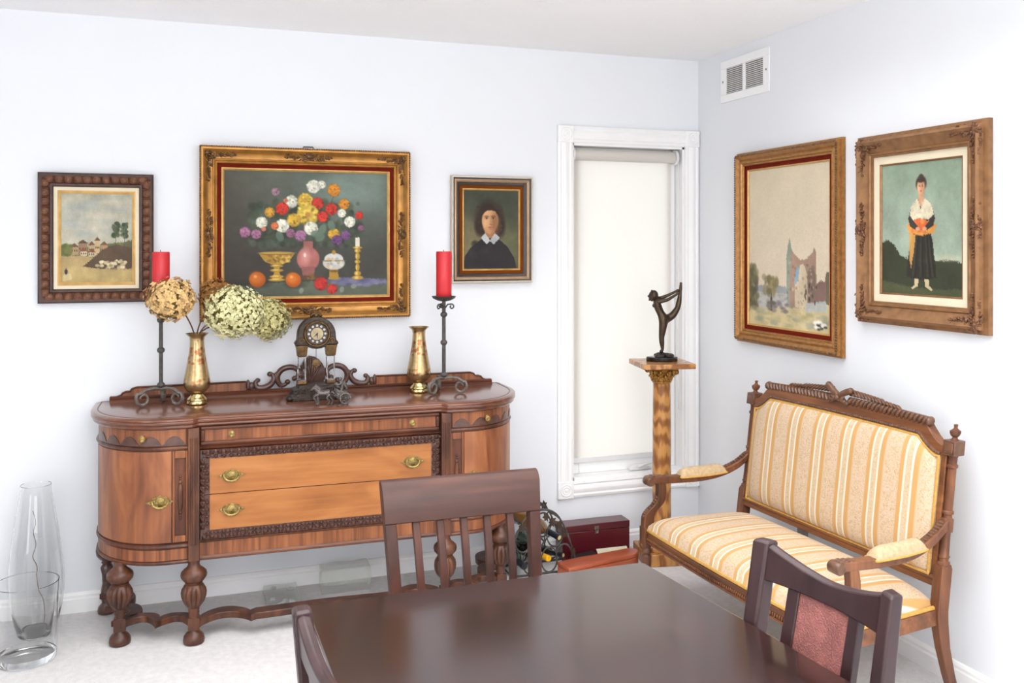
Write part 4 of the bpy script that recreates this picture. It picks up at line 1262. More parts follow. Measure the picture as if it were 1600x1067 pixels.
for side in (-1, 1):
    fix_ = (lambda m: m) if side < 0 else mirror
    # bowed door
    dp = lambda d: end_curve(d, 22, 14, 90) + [(-0.606, -0.49 - d)]
    door = fix_(M().rings(shell(dp, -0.002, 0.005, 0.414, 0.779))).build('door', 'sb_door', sb, bevel=0.0015)
    a = R(88)
    pull(door, side * 0.648, -0.4945, 0.580, yaw=0.0)
    # side drawer with scalloped skirt
    rp_ = lambda d: end_curve(d, 22, 20, 90) + [(-0.551, -0.49 - d)]
    dr = fix_(M().rings(shell(rp_, -0.002, 0.004, 0.803, 0.866))).build('drawer', 'sb_veneer', sb, bevel=0.001)
    pts = []
    nn = 66
    base = end_curve(0.0, 48, 20, 90) + [(-0.62 + 0.069 * (i + 1) / 17, -0.49) for i in range(17)]
    m = M()
    lo_o, lo_i, hi_o, hi_i = [], [], [], []
    L = [0.0]
    for (xa, ya), (xb, yb) in zip(base[:-1], base[1:]):
        L.append(L[-1] + math.hypot(xb - xa, yb - ya))
    tot = L[-1]
    for i, (x, y) in enumerate(base):
        if i < 48:
            th = R(20 + 70 * i / 48)
            nx, ny = -math.cos(th), -math.sin(th)
        else:
            nx, ny = 0, -1
        u = L[i] / tot
        ph = (u * 5.0) % 1.0
        hgt = 0.004 + 0.034 * max(0.0, math.sin(PI * min(1, max(0, (ph - 0.04) / 0.92)))) ** 0.8
        o_, i_ = 0.0065, 0.003
        lo_o.append((x + nx * o_, y + ny * o_, 0.801))
        hi_o.append((x + nx * o_, y + ny * o_, 0.801 + hgt))
        lo_i.append((x + nx * i_, y + ny * i_, 0.801))
        hi_i.append((x + nx * i_, y + ny * i_, 0.801 + hgt))
    n = len(base)
    vs = lo_o + hi_o + hi_i + lo_i
    fs = []
    for i in range(n - 1):
        for k in range(3):
            fs.append((k * n + i, k * n + i + 1, (k + 1) * n + i + 1, (k + 1) * n + i))
    m.add(vs, fs)
    fix_(m).build('scalloped_skirt', 'sb_carve', dr, smooth=False)
    kx = -0.715
    ky = -0.15 - 0.344 * math.sqrt(1 - ((kx + 0.62) / 0.289) ** 2)
    knob(dr, side * -kx, ky + 0.002, 0.832)
    # narrow panel with a split spindle beside the door
    pm = M()
    pm.box(-0.602, -0.594, -0.499, -0.488, 0.414, 0.779).box(-0.551, -0.543, -0.499, -0.488, 0.414, 0.779).box(-0.594, -0.551, -0.499, -0.488, 0.414, 0.440).box(-0.594, -0.551, -0.499, -0.488, 0.750, 0.779)
    pn = fix_(pm).build('side_panel', 'sb_veneer', sb, bevel=0.003)
    sp = M().lathe([(0.0, 0.50), (0.004, 0.502), (0.006, 0.509), (0.003, 0.513), (0.0065, 0.518), (0.003, 0.523), (0.0075, 0.528), (0.0085, 0.533), (0.004, 0.538), (0.009, 0.546), (0.0105, 0.57), (0.0105, 0.615), (0.009, 0.638),
                    (0.004, 0.646), (0.0085, 0.651), (0.0075, 0.656), (0.003, 0.661), (0.0065, 0.666), (0.003, 0.671), (0.006, 0.675), (0.004, 0.682), (0.0, 0.684)], 18, (-0.5725, -0.490, 0.0))
    fix_(sp).build('spindle', 'sb_leg', pn)
    # reeded pilaster over the inner leg
    pl = M()
    pl.box(-0.543, -0.500, -0.512, -0.46, 0.335, 0.869)
    pl.box(-0.536, -0.531, -0.516, -0.51, 0.40, 0.83).box(-0.512, -0.507, -0.516, -0.51, 0.40, 0.83)
    pl.lathe([(0.0, 0.40), (0.006, 0.402), (0.006, 0.828), (0.0, 0.83)], 12, (-0.5215, -0.511, 0))
    fix_(pl).build('pilaster', 'sb_leg', sb, bevel=0.003)
    # veneered apron band under the door, split by the leg block
    bp_ = lambda d: end_curve(d, 20, 0, 90) + [(-0.545, -0.49 - d)]
    fix_(M().rings(shell(bp_, -0.001, 0.003, 0.343, 0.387))).build('apron_band', 'sb_veneer', sb)
    bl_ = M().box(-0.015, 0.015, -0.010, 0.02, 0.325, 0.392).box(-0.006, 0.006, -0.013, -0.009, 0.345, 0.378)
    bl_.map(lambda x, y, z: (-0.808 + x * 0.80 - y * 0.6, -0.415 + x * -0.6 + y * 0.80 + 0.018, z))
    fix_(bl_).build('leg_block', 'sb_leg', sb, bevel=0.002)

# long shallow drawer
td = M()
td.box(-0.497, 0.497, -0.478, -0.455, 0.803, 0.866)
tdo = td.build('drawer', 'sb_veneer', sb, bevel=0.001)
fm = M()
for (xa, xb, za, zb) in [(-0.497, 0.497, 0.854, 0.868), (-0.497, 0.497, 0.793, 0.808), (-0.497, -0.480, 0.808, 0.854), (0.480, 0.497, 0.808, 0.854)]:
    fm.box(xa, xb, -0.489, -0.470, za, zb)
fm.build('drawer_moulding', 'sb_dark', tdo, bevel=0.006, seg=3)
knob(tdo, -0.376, -0.478, 0.832)
knob(tdo, 0.376, -0.478, 0.832)
# moulded rail under it
M().prism([(-0.455, 0.776), (-0.478, 0.776), (-0.482, 0.782), (-0.476, 0.788), (-0.480, 0.793), (-0.455, 0.793)], -0.5, 0.5, 'yz').build('rail', 'sb_dark', sb, angle=25)

def carved_run(m, p0, p1, inward, y):
    """two rows: faceted pyramids outside, ringed beads inside"""
    L = math.hypot(p1[0] - p0[0], p1[1] - p0[1])
    n = max(1, int(round(L / 0.0305)))
    ux, uz = (p1[0] - p0[0]) / L, (p1[1] - p0[1]) / L
    st = L / n
    for i in range(n):
        for (t, off, kind) in [((i + 0.5), 0.009, 'pyr'), ((i + 1.0), 0.009, 'ovo'), ((i + 0.5), 0.0265, 'ovo'), ((i + 1.0), 0.0265, 'bead')]:
            if t >= n - 0.2 and kind != 'pyr' and kind != 'ovo':
                continue
            cx, cz = p0[0] + ux * st * t + inward[0] * off, p0[1] + uz * st * t + inward[1] * off
            if kind == 'pyr':
                h = 0.0098
                m.add([(cx - h, y, cz - h), (cx + h, y, cz - h), (cx + h, y, cz + h), (cx - h, y, cz + h), (cx, y - 0.013, cz)], [(0, 1, 4), (1, 2, 4), (2, 3, 4), (3, 0, 4)])
            elif kind == 'ovo':
                m.ball((cx, y, cz), (0.0055, 0.005, 0.0055), 8, 5)
            else:
                m.lathe([(0.0092, 0), (0.0092, 0.006), (0.0075, 0.009), (0.0055, 0.006), (0.0045, 0.007), (0.0, 0.011)], 12, (cx, y, cz), axis='y')

for (z0, z1, upper) in [(0.593, 0.773, True), (0.411, 0.590, False)]:
    X = 0.497
    b = 0.036
    q = M()
    if upper:
        q.box(-X + b, X - b, -0.482, -0.455, z0, z1 - b)
    else:
        q.box(-X + b, X - b, -0.482, -0.455, z0 + b, z1)
    d = q.build('drawer', 'sb_light', sb, bevel=0.001)
    q = M()
    if upper:
        q.box(-X, -X + b, -0.483, -0.455, z0, z1).box(X - b, X, -0.483, -0.455, z0, z1).box(-X + b, X - b, -0.483, -0.455, z1 - b, z1)
        carved_run(q, (-X, z1), (X, z1), (0, -1), -0.483)
        carved_run(q, (-X, z0), (-X, z1 - b), (1, 0), -0.483)
        carved_run(q, (X, z0), (X, z1 - b), (-1, 0), -0.483)
    else:
        q.box(-X, -X + b, -0.483, -0.455, z0, z1).box(X - b, X, -0.483, -0.455, z0, z1).box(-X + b, X - b, -0.483, -0.455, z0, z0 + b)
        carved_run(q, (-X, z0), (X, z0), (0, 1), -0.483)
        carved_run(q, (-X, z0 + b), (-X, z1), (1, 0), -0.483)
        carved_run(q, (X, z0 + b), (X, z1), (-1, 0), -0.483)
    q.build('carved_border', 'sb_carve', d, angle=25)
    hz = 0.663 if upper else 0.525
    pull(d, -0.376, -0.482, hz)
    pull(d, 0.376, -0.482, hz)

ap = M().box(-0.5, 0.5, -0.472, -0.455, 0.343, 0.402)
apo = ap.build('apron_panel', 'sb_veneer', sb)
M().prism([(-0.455, 0.325), (-0.472, 0.325), (-0.480, 0.330), (-0.480, 0.336), (-0.474, 0.343), (-0.455, 0.343)], -0.5, 0.5, 'yz').build('apron_moulding', 'sb_dark', apo, angle=25)
M().prism([(-0.455, 0.397), (-0.474, 0.397), (-0.479, 0.402), (-0.474, 0.409), (-0.455, 0.410)], -0.5, 0.5, 'yz').build('apron_moulding', 'sb_dark', apo, angle=25)

# turned legs
front_prof = [(0.030, 0.0), (0.040, 0.004), (0.042, 0.014), (0.039, 0.030), (0.030, 0.042), (0.020, 0.049), (0.019, 0.056), (0.021, 0.057)]
mid_prof = [(0.021, 0.104), (0.019, 0.107), (0.0205, 0.112), (0.020, 0.118), (0.022, 0.124), (0.020, 0.130), (0.022, 0.137), (0.021, 0.142), (0.028, 0.150), (0.040, 0.165), (0.0485, 0.188), (0.050, 0.205), (0.047, 0.220), (0.038, 0.234),
            (0.032, 0.240), (0.034, 0.244), (0.030, 0.248), (0.040, 0.254), (0.049, 0.264), (0.0515, 0.276), (0.049, 0.288), (0.038, 0.299), (0.028, 0.306), (0.023, 0.316), (0.022, 0.322), (0.024, 0.328), (0.024, 0.336)]
def fl(h):
    if 0.150 < h < 0.222:
        return (12, 0.2)
    if 0.256 < h < 0.27:
        return (12, 0.14)
    return None
def leg(x, y):
    m = M()
    m.lathe(front_prof, 40, (x, y, 0))
    m.box(x - 0.0225, x + 0.0225, y - 0.0225, y + 0.0225, 0.056, 0.105)
    m.lathe(mid_prof, 48, (x, y, 0), flute=fl)
    return m.build('leg', 'sb_leg', sb, angle=50)
for sx in (-1, 1):
    leg(sx * 0.803, -0.405)
    leg(sx * 0.5215, -0.485)
    # rear leg: ball high up, slimmer shaft
    m = M().lathe([(0.028, 0), (0.036, 0.004), (0.038, 0.014), (0.034, 0.03), (0.02, 0.046), (0.02, 0.05), (0.024, 0.07), (0.024, 0.10), (0.018, 0.13), (0.020, 0.17), (0.026, 0.2), (0.018, 0.215), (0.022, 0.222), (0.017, 0.23), (0.030, 0.238), (0.042, 0.255), (0.045, 0.275), (0.042, 0.295), (0.03, 0.31), (0.024, 0.318), (0.03, 0.326), (0.034, 0.336), (0.034, 0.345)], 36, (sx * 0.885, -0.045, 0))
    m.build('leg', 'sb_carve', sb, angle=50)

# serpentine stretcher shelf joining the legs
def wavy(p0, p1, wid, amp, waves, n=40, sgn=1):
    P0, P1 = Vector(p0), Vector(p1)
    d = (P1 - P0)
    L = d.length
    t = d.normalized()
    nn_ = Vector((-t.y, t.x))
    a, b = [], []
    for i in range(n + 1):
        u = i / n
        c_ = P0 + d * u
        off = sgn * amp * (abs(math.sin(PI * waves * u)) ** 0.7)
        w = wid * (1 + 0.25 * math.cos(2 * PI * waves * u))
        a.append(tuple(c_ + nn_ * (off + w)))
        b.append(tuple(c_ + nn_ * (off - w)))
    return a + b[::-1]
st = M()
def st_piece(poly):
    c = (sum(x for x, y in poly) / len(poly), sum(y for x, y in poly) / len(poly))
    lo = [(x, y, 0.066) for x, y in poly]
    ring = [lo, [(x, y, 0.074) for x, y in poly], [(x, y, 0.080) for x, y in poly], [(x, y, 0.094) for x, y in poly]]
    st.rings(ring)
mid_st = []
for i in range(91):
    u = i / 90
    e = min(u, 1 - u)
    off = 0.070 * max(0.0, math.sin(PI * e / 0.20)) ** 0.75 if e < 0.20 else 0.022 * min(1.0, (e - 0.20) / 0.02) * (1 + 0.25 * math.cos(2 * PI * (u - 0.5) / 0.6))
    mid_st.append((-0.500 + u, -0.478 + off))
st_piece([(x, y - 0.034) for x, y in mid_st] + [(x, y + 0.030) for x, y in mid_st[::-1]])
for sx in (-1, 1):
    st_piece(wavy((sx * 0.79, -0.40), (sx * 0.53, -0.475), 0.026, 0.055 , 2, 40, sgn=1 if sx < 0 else -1))
    st_piece(wavy((sx * 0.80, -0.385), (sx * 0.875, -0.055), 0.032, 0.07, 2, 40, sgn=-1 if sx < 0 else 1))
st.build('stretcher', 'sb_leg', sb, bevel=0.004, smooth=True, angle=50)

# splashback with pierced scroll crest
def step_side(s):
    p = [(0.300, 0.930), (0.300, 0.975), (0.765, 0.972), (0.785, 0.966), (0.793, 0.955), (0.808, 0.955), (0.822, 0.950), (0.830, 0.940), (0.845, 0.938), (0.855, 0.930)]
    return [(s * x, z) for x, z in p]
spo = M().box(-0.86, 0.86, -0.030, -0.008, 0.912, 0.932).build('splashback', 'sb_dark', sb)
for s_ in (-1, 1):
    M().prism(step_side(s_), -0.026, -0.010, 'xz').build('splash_panel', 'sb_veneer', spo, bevel=0.002)
M().prism([(-0.006, 0.914), (-0.042, 0.914), (-0.042, 0.920), (-0.036, 0.925), (-0.038, 0.931), (-0.030, 0.938), (-0.006, 0.938)], -0.875, 0.875, 'yz').build('splash_moulding', 'sb_dark', spo, angle=25)
for s_ in (-1, 1):
    cap = M()
    cap.tube([(s_ * x, -0.018, z + 0.001) for x, z in [(0.300, 0.975), (0.765, 0.972), (0.785, 0.966), (0.793, 0.955), (0.808, 0.955), (0.822, 0.950), (0.830, 0.940), (0.855, 0.930)]], 0.005, 8, flat=(1, 2.2))
    cap.build('cap_moulding', 'sb_dark', spo)
def px(u, v):
    return (u / 340.0, -0.024, 0.937 + v / 340.0)
for s_ in (-1, 1):
    crest = M()
    big = smooth_pts([px(s_ * a, b) for a, b in [(39, 10), (44, 6), (50, 6), (54, 13), (54, 22), (48, 30), (38, 33.5), (28, 32), (22, 26), (24, 18), (29, 15)]], 6)
    n = len(big)
    crest.tube(big, [0.0075 + 0.006 * math.sin(PI * i / (n - 1)) for i in range(n)], 10, flat=(1, 0.9))
    crest.ball(px(s_ * 39, 10.5), (0.013, 0.012, 0.012))
    crest.ball(px(s_ * 28.5, 15.5), (0.013, 0.012, 0.012))
    sm = smooth_pts([px(s_ * a, b) for a, b in [(64, 24), (61, 21), (60, 15), (66, 7), (76, 3), (85, 4), (88, 11), (85, 15)]], 6)
    n = len(sm)
    crest.tube(sm, [0.009 + 0.005 * math.sin(PI * i / (n - 1)) for i in range(n)], 10)
    crest.ball(px(s_ * 66, 24), (0.014, 0.012, 0.012))
    crest.ball(px(s_ * 84.5, 15), (0.012, 0.011, 0.011))
    crest.ball(px(s_ * 57, 21), (0.010, 0.010, 0.016))
    crest.ball(px(s_ * 94, 6), (0.013, 0.010, 0.02))
    crest.ball(px(s_ * 99, 8), (0.010, 0.009, 0.026))
    crest.tube([px(s_ * 48, 6), px(s_ * 49, -1)], 0.006, 8)
    crest.build('scroll_crest', 'sb_carve', spo)
cart = M()
out = [(-13, 0), (-20, 12), (-22, 24), (-19, 36), (-14, 46), (-6, 51), (3, 49), (9, 45), (15, 38), (20, 28), (19, 14), (11, 0), (5, 4), (-5, 6)]
cart.prism([(a / 340.0, 0.937 + b / 340.0) for a, b in out], -0.032, -0.014, 'xz')
for k in range(6):
    a = R(150 - 24 * k)
    cart.tube(smooth_pts([px(-3, 8), px(-4 + 13 * math.cos(a), 24 + 8 * math.sin(a)), px(-4 + 17 * math.cos(a), 28 + 19 * math.sin(a))], 5), [0.003] * 3 + [0.006] * 5 + [0.0075] * 3, 7)
cart.v = [(x, y - (0.010 if i >= 28 else 0.0), z) for i, (x, y, z) in enumerate(cart.v)]
cart.map(lambda x, y, z: (x, y - 0.006, z))
co = cart.build('cartouche', 'sb_carve', spo, bevel=0.004)
M().lathe([(0.020, 0), (0.020, 0.006), (0.014, 0.010), (0.010, 0.006), (0.006, 0.006), (0.004, 0.010), (0, 0.011)], 20, (0.012, -0.036, 0.937 + 33 / 340), axis='y').build('rosette', 'gold_dark', co)

# ------------------------------------------------------------------ on the sideboard
TOPZ = 0.9152
def candlestick(name, label, x, y, rz, label_c):
    t = thing('candlestick', label, 'candlestick', (x, y, TOPZ), rz, 'iron candlesticks')
    M().tube([(0, 0, 0.066), (0, 0, 0.428)], 0.0088, 8).build('stem', 'iron', t)
    for z in (0.085, 0.235, 0.365):
        M().ball((0, 0, z), (0.0165, 0.0165, 0.014), 16, 9).build('knop', 'iron', t)
    M().lathe([(0.010, 0.426), (0.03, 0.430), (0.05, 0.440), (0.057, 0.450), (0.055, 0.451), (0.045, 0.444), (0.02, 0.438), (0.0, 0.437)], 32).build('drip_pan', 'iron', t)
    for a in (0, 120, 240):
        sp = [(0.0, 0.068), (0.03, 0.0735), (0.066, 0.070), (0.092, 0.055)] + spiral((0.078, 0.036), 0.031, 0.012, 40, -350, 26)
        q = M()
        q.tube([(px_, 0, pz) for px_, pz in sp], [0.0085] * 4 + [0.0085 - 0.002 * i / 26 for i in range(27)], 8, flat=(0.8, 1.1))
        zmin = min(v[2] for v in q.v)
        q.map(lambda x_, y_, z_: (x_, y_, z_ - zmin * min(1.0, max(0.0, (0.075 - z_) / 0.07))))
        q.map(lambda x_, y_, z_: (x_ * math.cos(R(a)) - y_ * math.sin(R(a)), x_ * math.sin(R(a)) + y_ * math.cos(R(a)), z_))
        q.build('foot', 'iron_worn', t)
        b = M().tube([(px_ * math.cos(R(a)), px_ * math.sin(R(a)), pz) for px_, pz in [(0.006, 0.395), (0.018, 0.412), (0.034, 0.414)] + spiral((0.036, 0.402), 0.012, 0.004, 80, -260, 16)], 0.0035, 6)
        b.build('bracket_scroll', 'iron', t)
    c = thing('candle', label_c, 'candle', (x, y, TOPZ + 0.4402), rz, 'red pillar candles')
    M().lathe([(0.0345, 0.0), (0.0365, 0.003), (0.0365, 0.214), (0.034, 0.2185), (0.025, 0.216), (0.008, 0.212), (0, 0.212)], 40).build('wax', 'candle', c)
    M().tube([(0, 0, 0.212), (0.001, 0, 0.22), (0.003, 0, 0.226)], 0.0014, 6).build('wick', 'wick', c)
    return t
candlestick('candlestick', 'wrought iron candlestick at the left end of the sideboard, behind the tan dried flower', -2.757, -0.185, 205, 'red pillar candle half hidden by the tan dried hydrangea')
candlestick('candlestick', 'wrought iron candlestick at the right end of the sideboard below the small portrait', -1.523, -0.285, 215, 'red pillar candle in full view in front of the small portrait')

def vase(label, x, y, rz):
    v = thing('vase', label, 'vase', (x, y, TOPZ), rz, 'engraved brass vases')
    M().lathe([(0.040, 0.0), (0.044, 0.004), (0.044, 0.012), (0.040, 0.016), (0.043, 0.020), (0.038, 0.028), (0.029, 0.036), (0.027, 0.044), (0.030, 0.050)], 36, flute=lambda h: (6, 0.12) if h < 0.014 else None).build('foot', 'vase_foot', v)
    M().lathe([(0.030, 0.049), (0.040, 0.056), (0.051, 0.070), (0.056, 0.086), (0.0555, 0.100), (0.051, 0.125), (0.045, 0.155), (0.039, 0.19), (0.034, 0.22), (0.0305, 0.25), (0.0295, 0.275), (0.032, 0.290), (0.046, 0.303), (0.0475, 0.306),
               (0.046, 0.306), (0.031, 0.293), (0.027, 0.275), (0.028, 0.25), (0.031, 0.22), (0.036, 0.19), (0.042, 0.155), (0.048, 0.125), (0.052, 0.10), (0.05, 0.08), (0.03, 0.06), (0, 0.056)], 48).build('body', 'vase', v)
    return v
VL = (-2.610, -0.215)
vase('engraved brass vase holding dried hydrangeas on the left of the sideboard', VL[0], VL[1], 0)
vase('empty engraved brass vase beside the right candlestick', -1.625, -0.215, 40)

def hydrangea(label, head, r, mat, foot, seed, nfl=230, flo=0.013):
    rd = random.Random(seed)
    t = thing('hydrangea', label, 'dried flower', (foot[0], foot[1], TOPZ + 0.08), 0, 'dried hydrangeas')
    o = Vector((foot[0], foot[1], TOPZ + 0.08))
    H_ = Vector(head) - o
    m = M()
    neck = Vector((foot[2], foot[3], 0.232))
    pts = smooth_pts([(0.0, 0.0, 0.0), neck * 0.5, neck, neck * 0.4 + H_ * 0.6 + Vector((0, 0, 0.02)), H_ * 0.97], 6)
    M().tube(pts, 0.0032, 7).build('stem', 'stem', t)
    rx, ry, rz_ = r
    for i in range(nfl):
        zz = 1 - 2 * (i + 0.5) / nfl
        a = i * 2.39996 + rd.uniform(-0.2, 0.2)
        q = math.sqrt(1 - zz * zz)
        d = Vector((q * math.cos(a), q * math.sin(a), zz))
        k = rd.uniform(0.82, 1.03) * (1 + 0.09 * math.sin(3 * a + seed) * q) * (1 - 0.12 * abs(math.sin(5 * a + 4 * zz + seed)))
        p = H_ + Vector((d.x * rx, d.y * ry, d.z * rz_)) * k
        nrm = (d + Vector((rd.uniform(-.45, .45), rd.uniform(-.45, .45), rd.uniform(-.35, .35)))).normalized()
        u = nrm.orthogonal().normalized()
        w = nrm.cross(u)
        th = rd.uniform(0, PI)
        s = flo * rd.uniform(0.75, 1.3)
        for kk in range(4):
            aa = th + kk * PI / 2
            e = u * math.cos(aa) + w * math.sin(aa)
            f = u * -math.sin(aa) + w * math.cos(aa)
            c1 = rd.uniform(-0.25, 0.45)
            m.add([p, p + e * s * 0.55 + f * s * 0.48 + nrm * s * c1 * 0.5, p + e * s * 1.15 + nrm * s * c1, p + e * s * 0.55 - f * s * 0.48 + nrm * s * c1 * 0.5], [(0, 1, 2, 3)])
    for i in range(60):
        d = Vector((rd.gauss(0, 1), rd.gauss(0, 1), rd.gauss(0, 1))).normalized()
        m.tube([H_ * 0.97, H_ + Vector((d.x * rx, d.y * ry, d.z * rz_)) * 0.8], 0.0012, 4)
    hd = m.build('flower_head', mat, t, smooth=False, fix=False)
    M().ball(H_, (rx * 0.68, ry * 0.68, rz_ * 0.68), 16, 10).build('seed_core', 'hyd_core', t)
    return t
hydrangea('dried hydrangea with a large tan head leaning left in the brass vase', (-2.709, -0.335, 1.378), (0.104, 0.092, 0.092), 'hyd_tan', (VL[0], VL[1], -0.014, 0.0), 5, 520, 0.0128)
hydrangea('dried hydrangea with the largest, pale green head, in the middle of the bouquet', (-2.456, -0.290, 1.314), (0.134, 0.105, 0.124), 'hyd_green', (VL[0], VL[1], 0.014, -0.004), 9, 1150, 0.0092)
hydrangea('dried hydrangea with an olive green head at the far right of the bouquet', (-2.302, -0.150, 1.268), (0.100, 0.085, 0.102), 'hyd_olive', (VL[0], VL[1], 0.018, 0.008), 14, 800, 0.0086)
hydrangea('dried hydrangea with a small brown head half hidden behind the large green one', (-2.530, -0.115, 1.380), (0.078, 0.045, 0.076), 'hyd_brown', (VL[0], VL[1], 0.002, 0.014), 22, 330, 0.0105)

# ---- portico clock
ck = thing('mantel_clock', 'arched bronze mantel clock on two crystal columns in the centre of the sideboard', 'clock', (-2.103, -0.235, TOPZ), 0)
bs = M()
bs.prism([(-0.128, 0), (0.128, 0), (0.128, 0.010), (0.112, 0.018), (0.105, 0.045), (0.085, 0.052), (0.082, 0.066), (-0.082, 0.066), (-0.085, 0.052), (-0.105, 0.045), (-0.112, 0.018), (-0.128, 0.010)], -0.055, 0.050, 'xz')
bs.box(-0.118, -0.055, -0.068, -0.052, 0.010, 0.030).box(0.055, 0.118, -0.068, -0.052, 0.010, 0.030)
for sx in (-1, 1):
    for k in range(3):
        bs.tube([(x, -0.057, z) for x, z in spiral((sx * (0.035 + 0.03 * k), 0.045 - 0.004 * k), 0.003, 0.014, 0, 500 * sx, 18)], 0.003, 6)
    bs.ball((sx * 0.12, -0.045, 0.012), (0.018, 0.022, 0.014))
bs.build('base', 'clock_dark', ck, bevel=0.003)
for sx in (-1, 1):
    M().box(sx * 0.064 - 0.021, sx * 0.064 + 0.021, -0.024, 0.024, 0.066, 0.082).build('column_base', 'clock_metal', ck, bevel=0.003)
    M().box(sx * 0.064 - 0.0175, sx * 0.064 + 0.0175, -0.0175, 0.0175, 0.082, 0.191).build('crystal_column', 'crystal', ck, bevel=0.003)
    M().rings([[(sx * 0.064 + a * w, b * w, z) for a, b in ((-1, -1), (1, -1), (1, 1), (-1, 1))] for z, w in [(0.191, 0.020), (0.196, 0.021), (0.225, 0.024), (0.236, 0.027), (0.240, 0.027)]]).build('capital', 'clock_metal', ck, bevel=0.002)
hd = []
for i in range(31):
    a = PI * i / 30
    hd.append((0.084 * math.cos(a), 0.285 + 0.082 * math.sin(a)))
low = [(-0.086, 0.262), (-0.096, 0.252), (-0.094, 0.240), (-0.044, 0.240), (-0.036, 0.232), (-0.020, 0.226), (0.0, 0.224), (0.020, 0.226), (0.036, 0.232), (0.044, 0.240), (0.094, 0.240), (0.096, 0.252), (0.086, 0.262)]
M().prism(hd + low, -0.030, 0.030, 'xz').build('case', 'clock_dark', ck, bevel=0.005, seg=3)
zc = 0.292
M().lathe([(0.060, 0), (0.060, 0.004), (0.056, 0.010), (0.053, 0.009), (0.050, 0.012), (0.047, 0.008), (0.0465, 0.002)], 48, (0, -0.030, zc), axis='y').build('bezel', 'clock_metal', ck)
dl = M().lathe([(0.047, 0), (0.047, 0.003), (0.0, 0.0032)], 40, (0, -0.030, zc), axis='y').build('dial', 'dial_ring', ck)
M().lathe([(0.027, 0), (0.027, 0.0012), (0.0, 0.0015)], 36, (0, -0.0332, zc), axis='y').build('dial_centre', 'dial', dl)
nm = M()
for k in range(12):
    a = PI / 2 - k * PI / 6
    nm.lathe([(0.0052, 0), (0.0052, 0.0006), (0.0, 0.0008)], 12, (0.0365 * math.cos(a), -0.0330, zc + 0.0365 * math.sin(a)), axis='y')
nm.build('hour_marker', 'numeral', dl)
def hand(name, deg, L, w):
    a = R(90 - deg)
    dx, dz = math.cos(a), math.sin(a)
    M().add([(-dz * w, -0.0362, zc + dx * w), (dx * L, -0.0362, zc + dz * L), (dz * w, -0.0362, zc - dx * w), (-dx * 0.006, -0.0362, zc - dz * 0.006)], [(0, 1, 2, 3)]).add(
        [(-dz * w, -0.0355, zc + dx * w), (dx * L, -0.0355, zc + dz * L), (dz * w, -0.0355, zc - dx * w), (-dx * 0.006, -0.0355, zc - dz * 0.006)], [(3, 2, 1, 0)]).build(name, 'black', dl, smooth=False)
hand('hour_hand', 228, 0.024, 0.0028)
hand('minute_hand', 180, 0.033, 0.0024)
for sx in (-1, 1):
    M().tube([(x, -0.033, z) for x, z in spiral((sx * 0.068, 0.262), 0.003, 0.013, 90, 90 + 470 * sx, 20)], 0.003, 6).build('scroll_mount', 'clock_metal', ck)
fin = M()
for k in range(7):
    a = R(20 + 140 * k / 6)
    fin.ball((0.022 * math.cos(a), 0, 0.366 + 0.014 * math.sin(a)), (0.008, 0.010, 0.007), 9, 6)
fin.ball((0, 0, 0.372), (0.011, 0.011, 0.012))
fin.build('crest', 'clock_metal', ck)
pd = M().tube([(0, 0, 0.226), (0, 0, 0.165)], 0.0014, 6).build('pendulum_rod', 'black', ck)
M().lathe([(0.0, -0.004), (0.016, -0.002), (0.016, 0.002), (0.0, 0.004)], 24, (0, 0, 0.158), axis='y').build('pendulum_bob', 'clock_metal', pd)

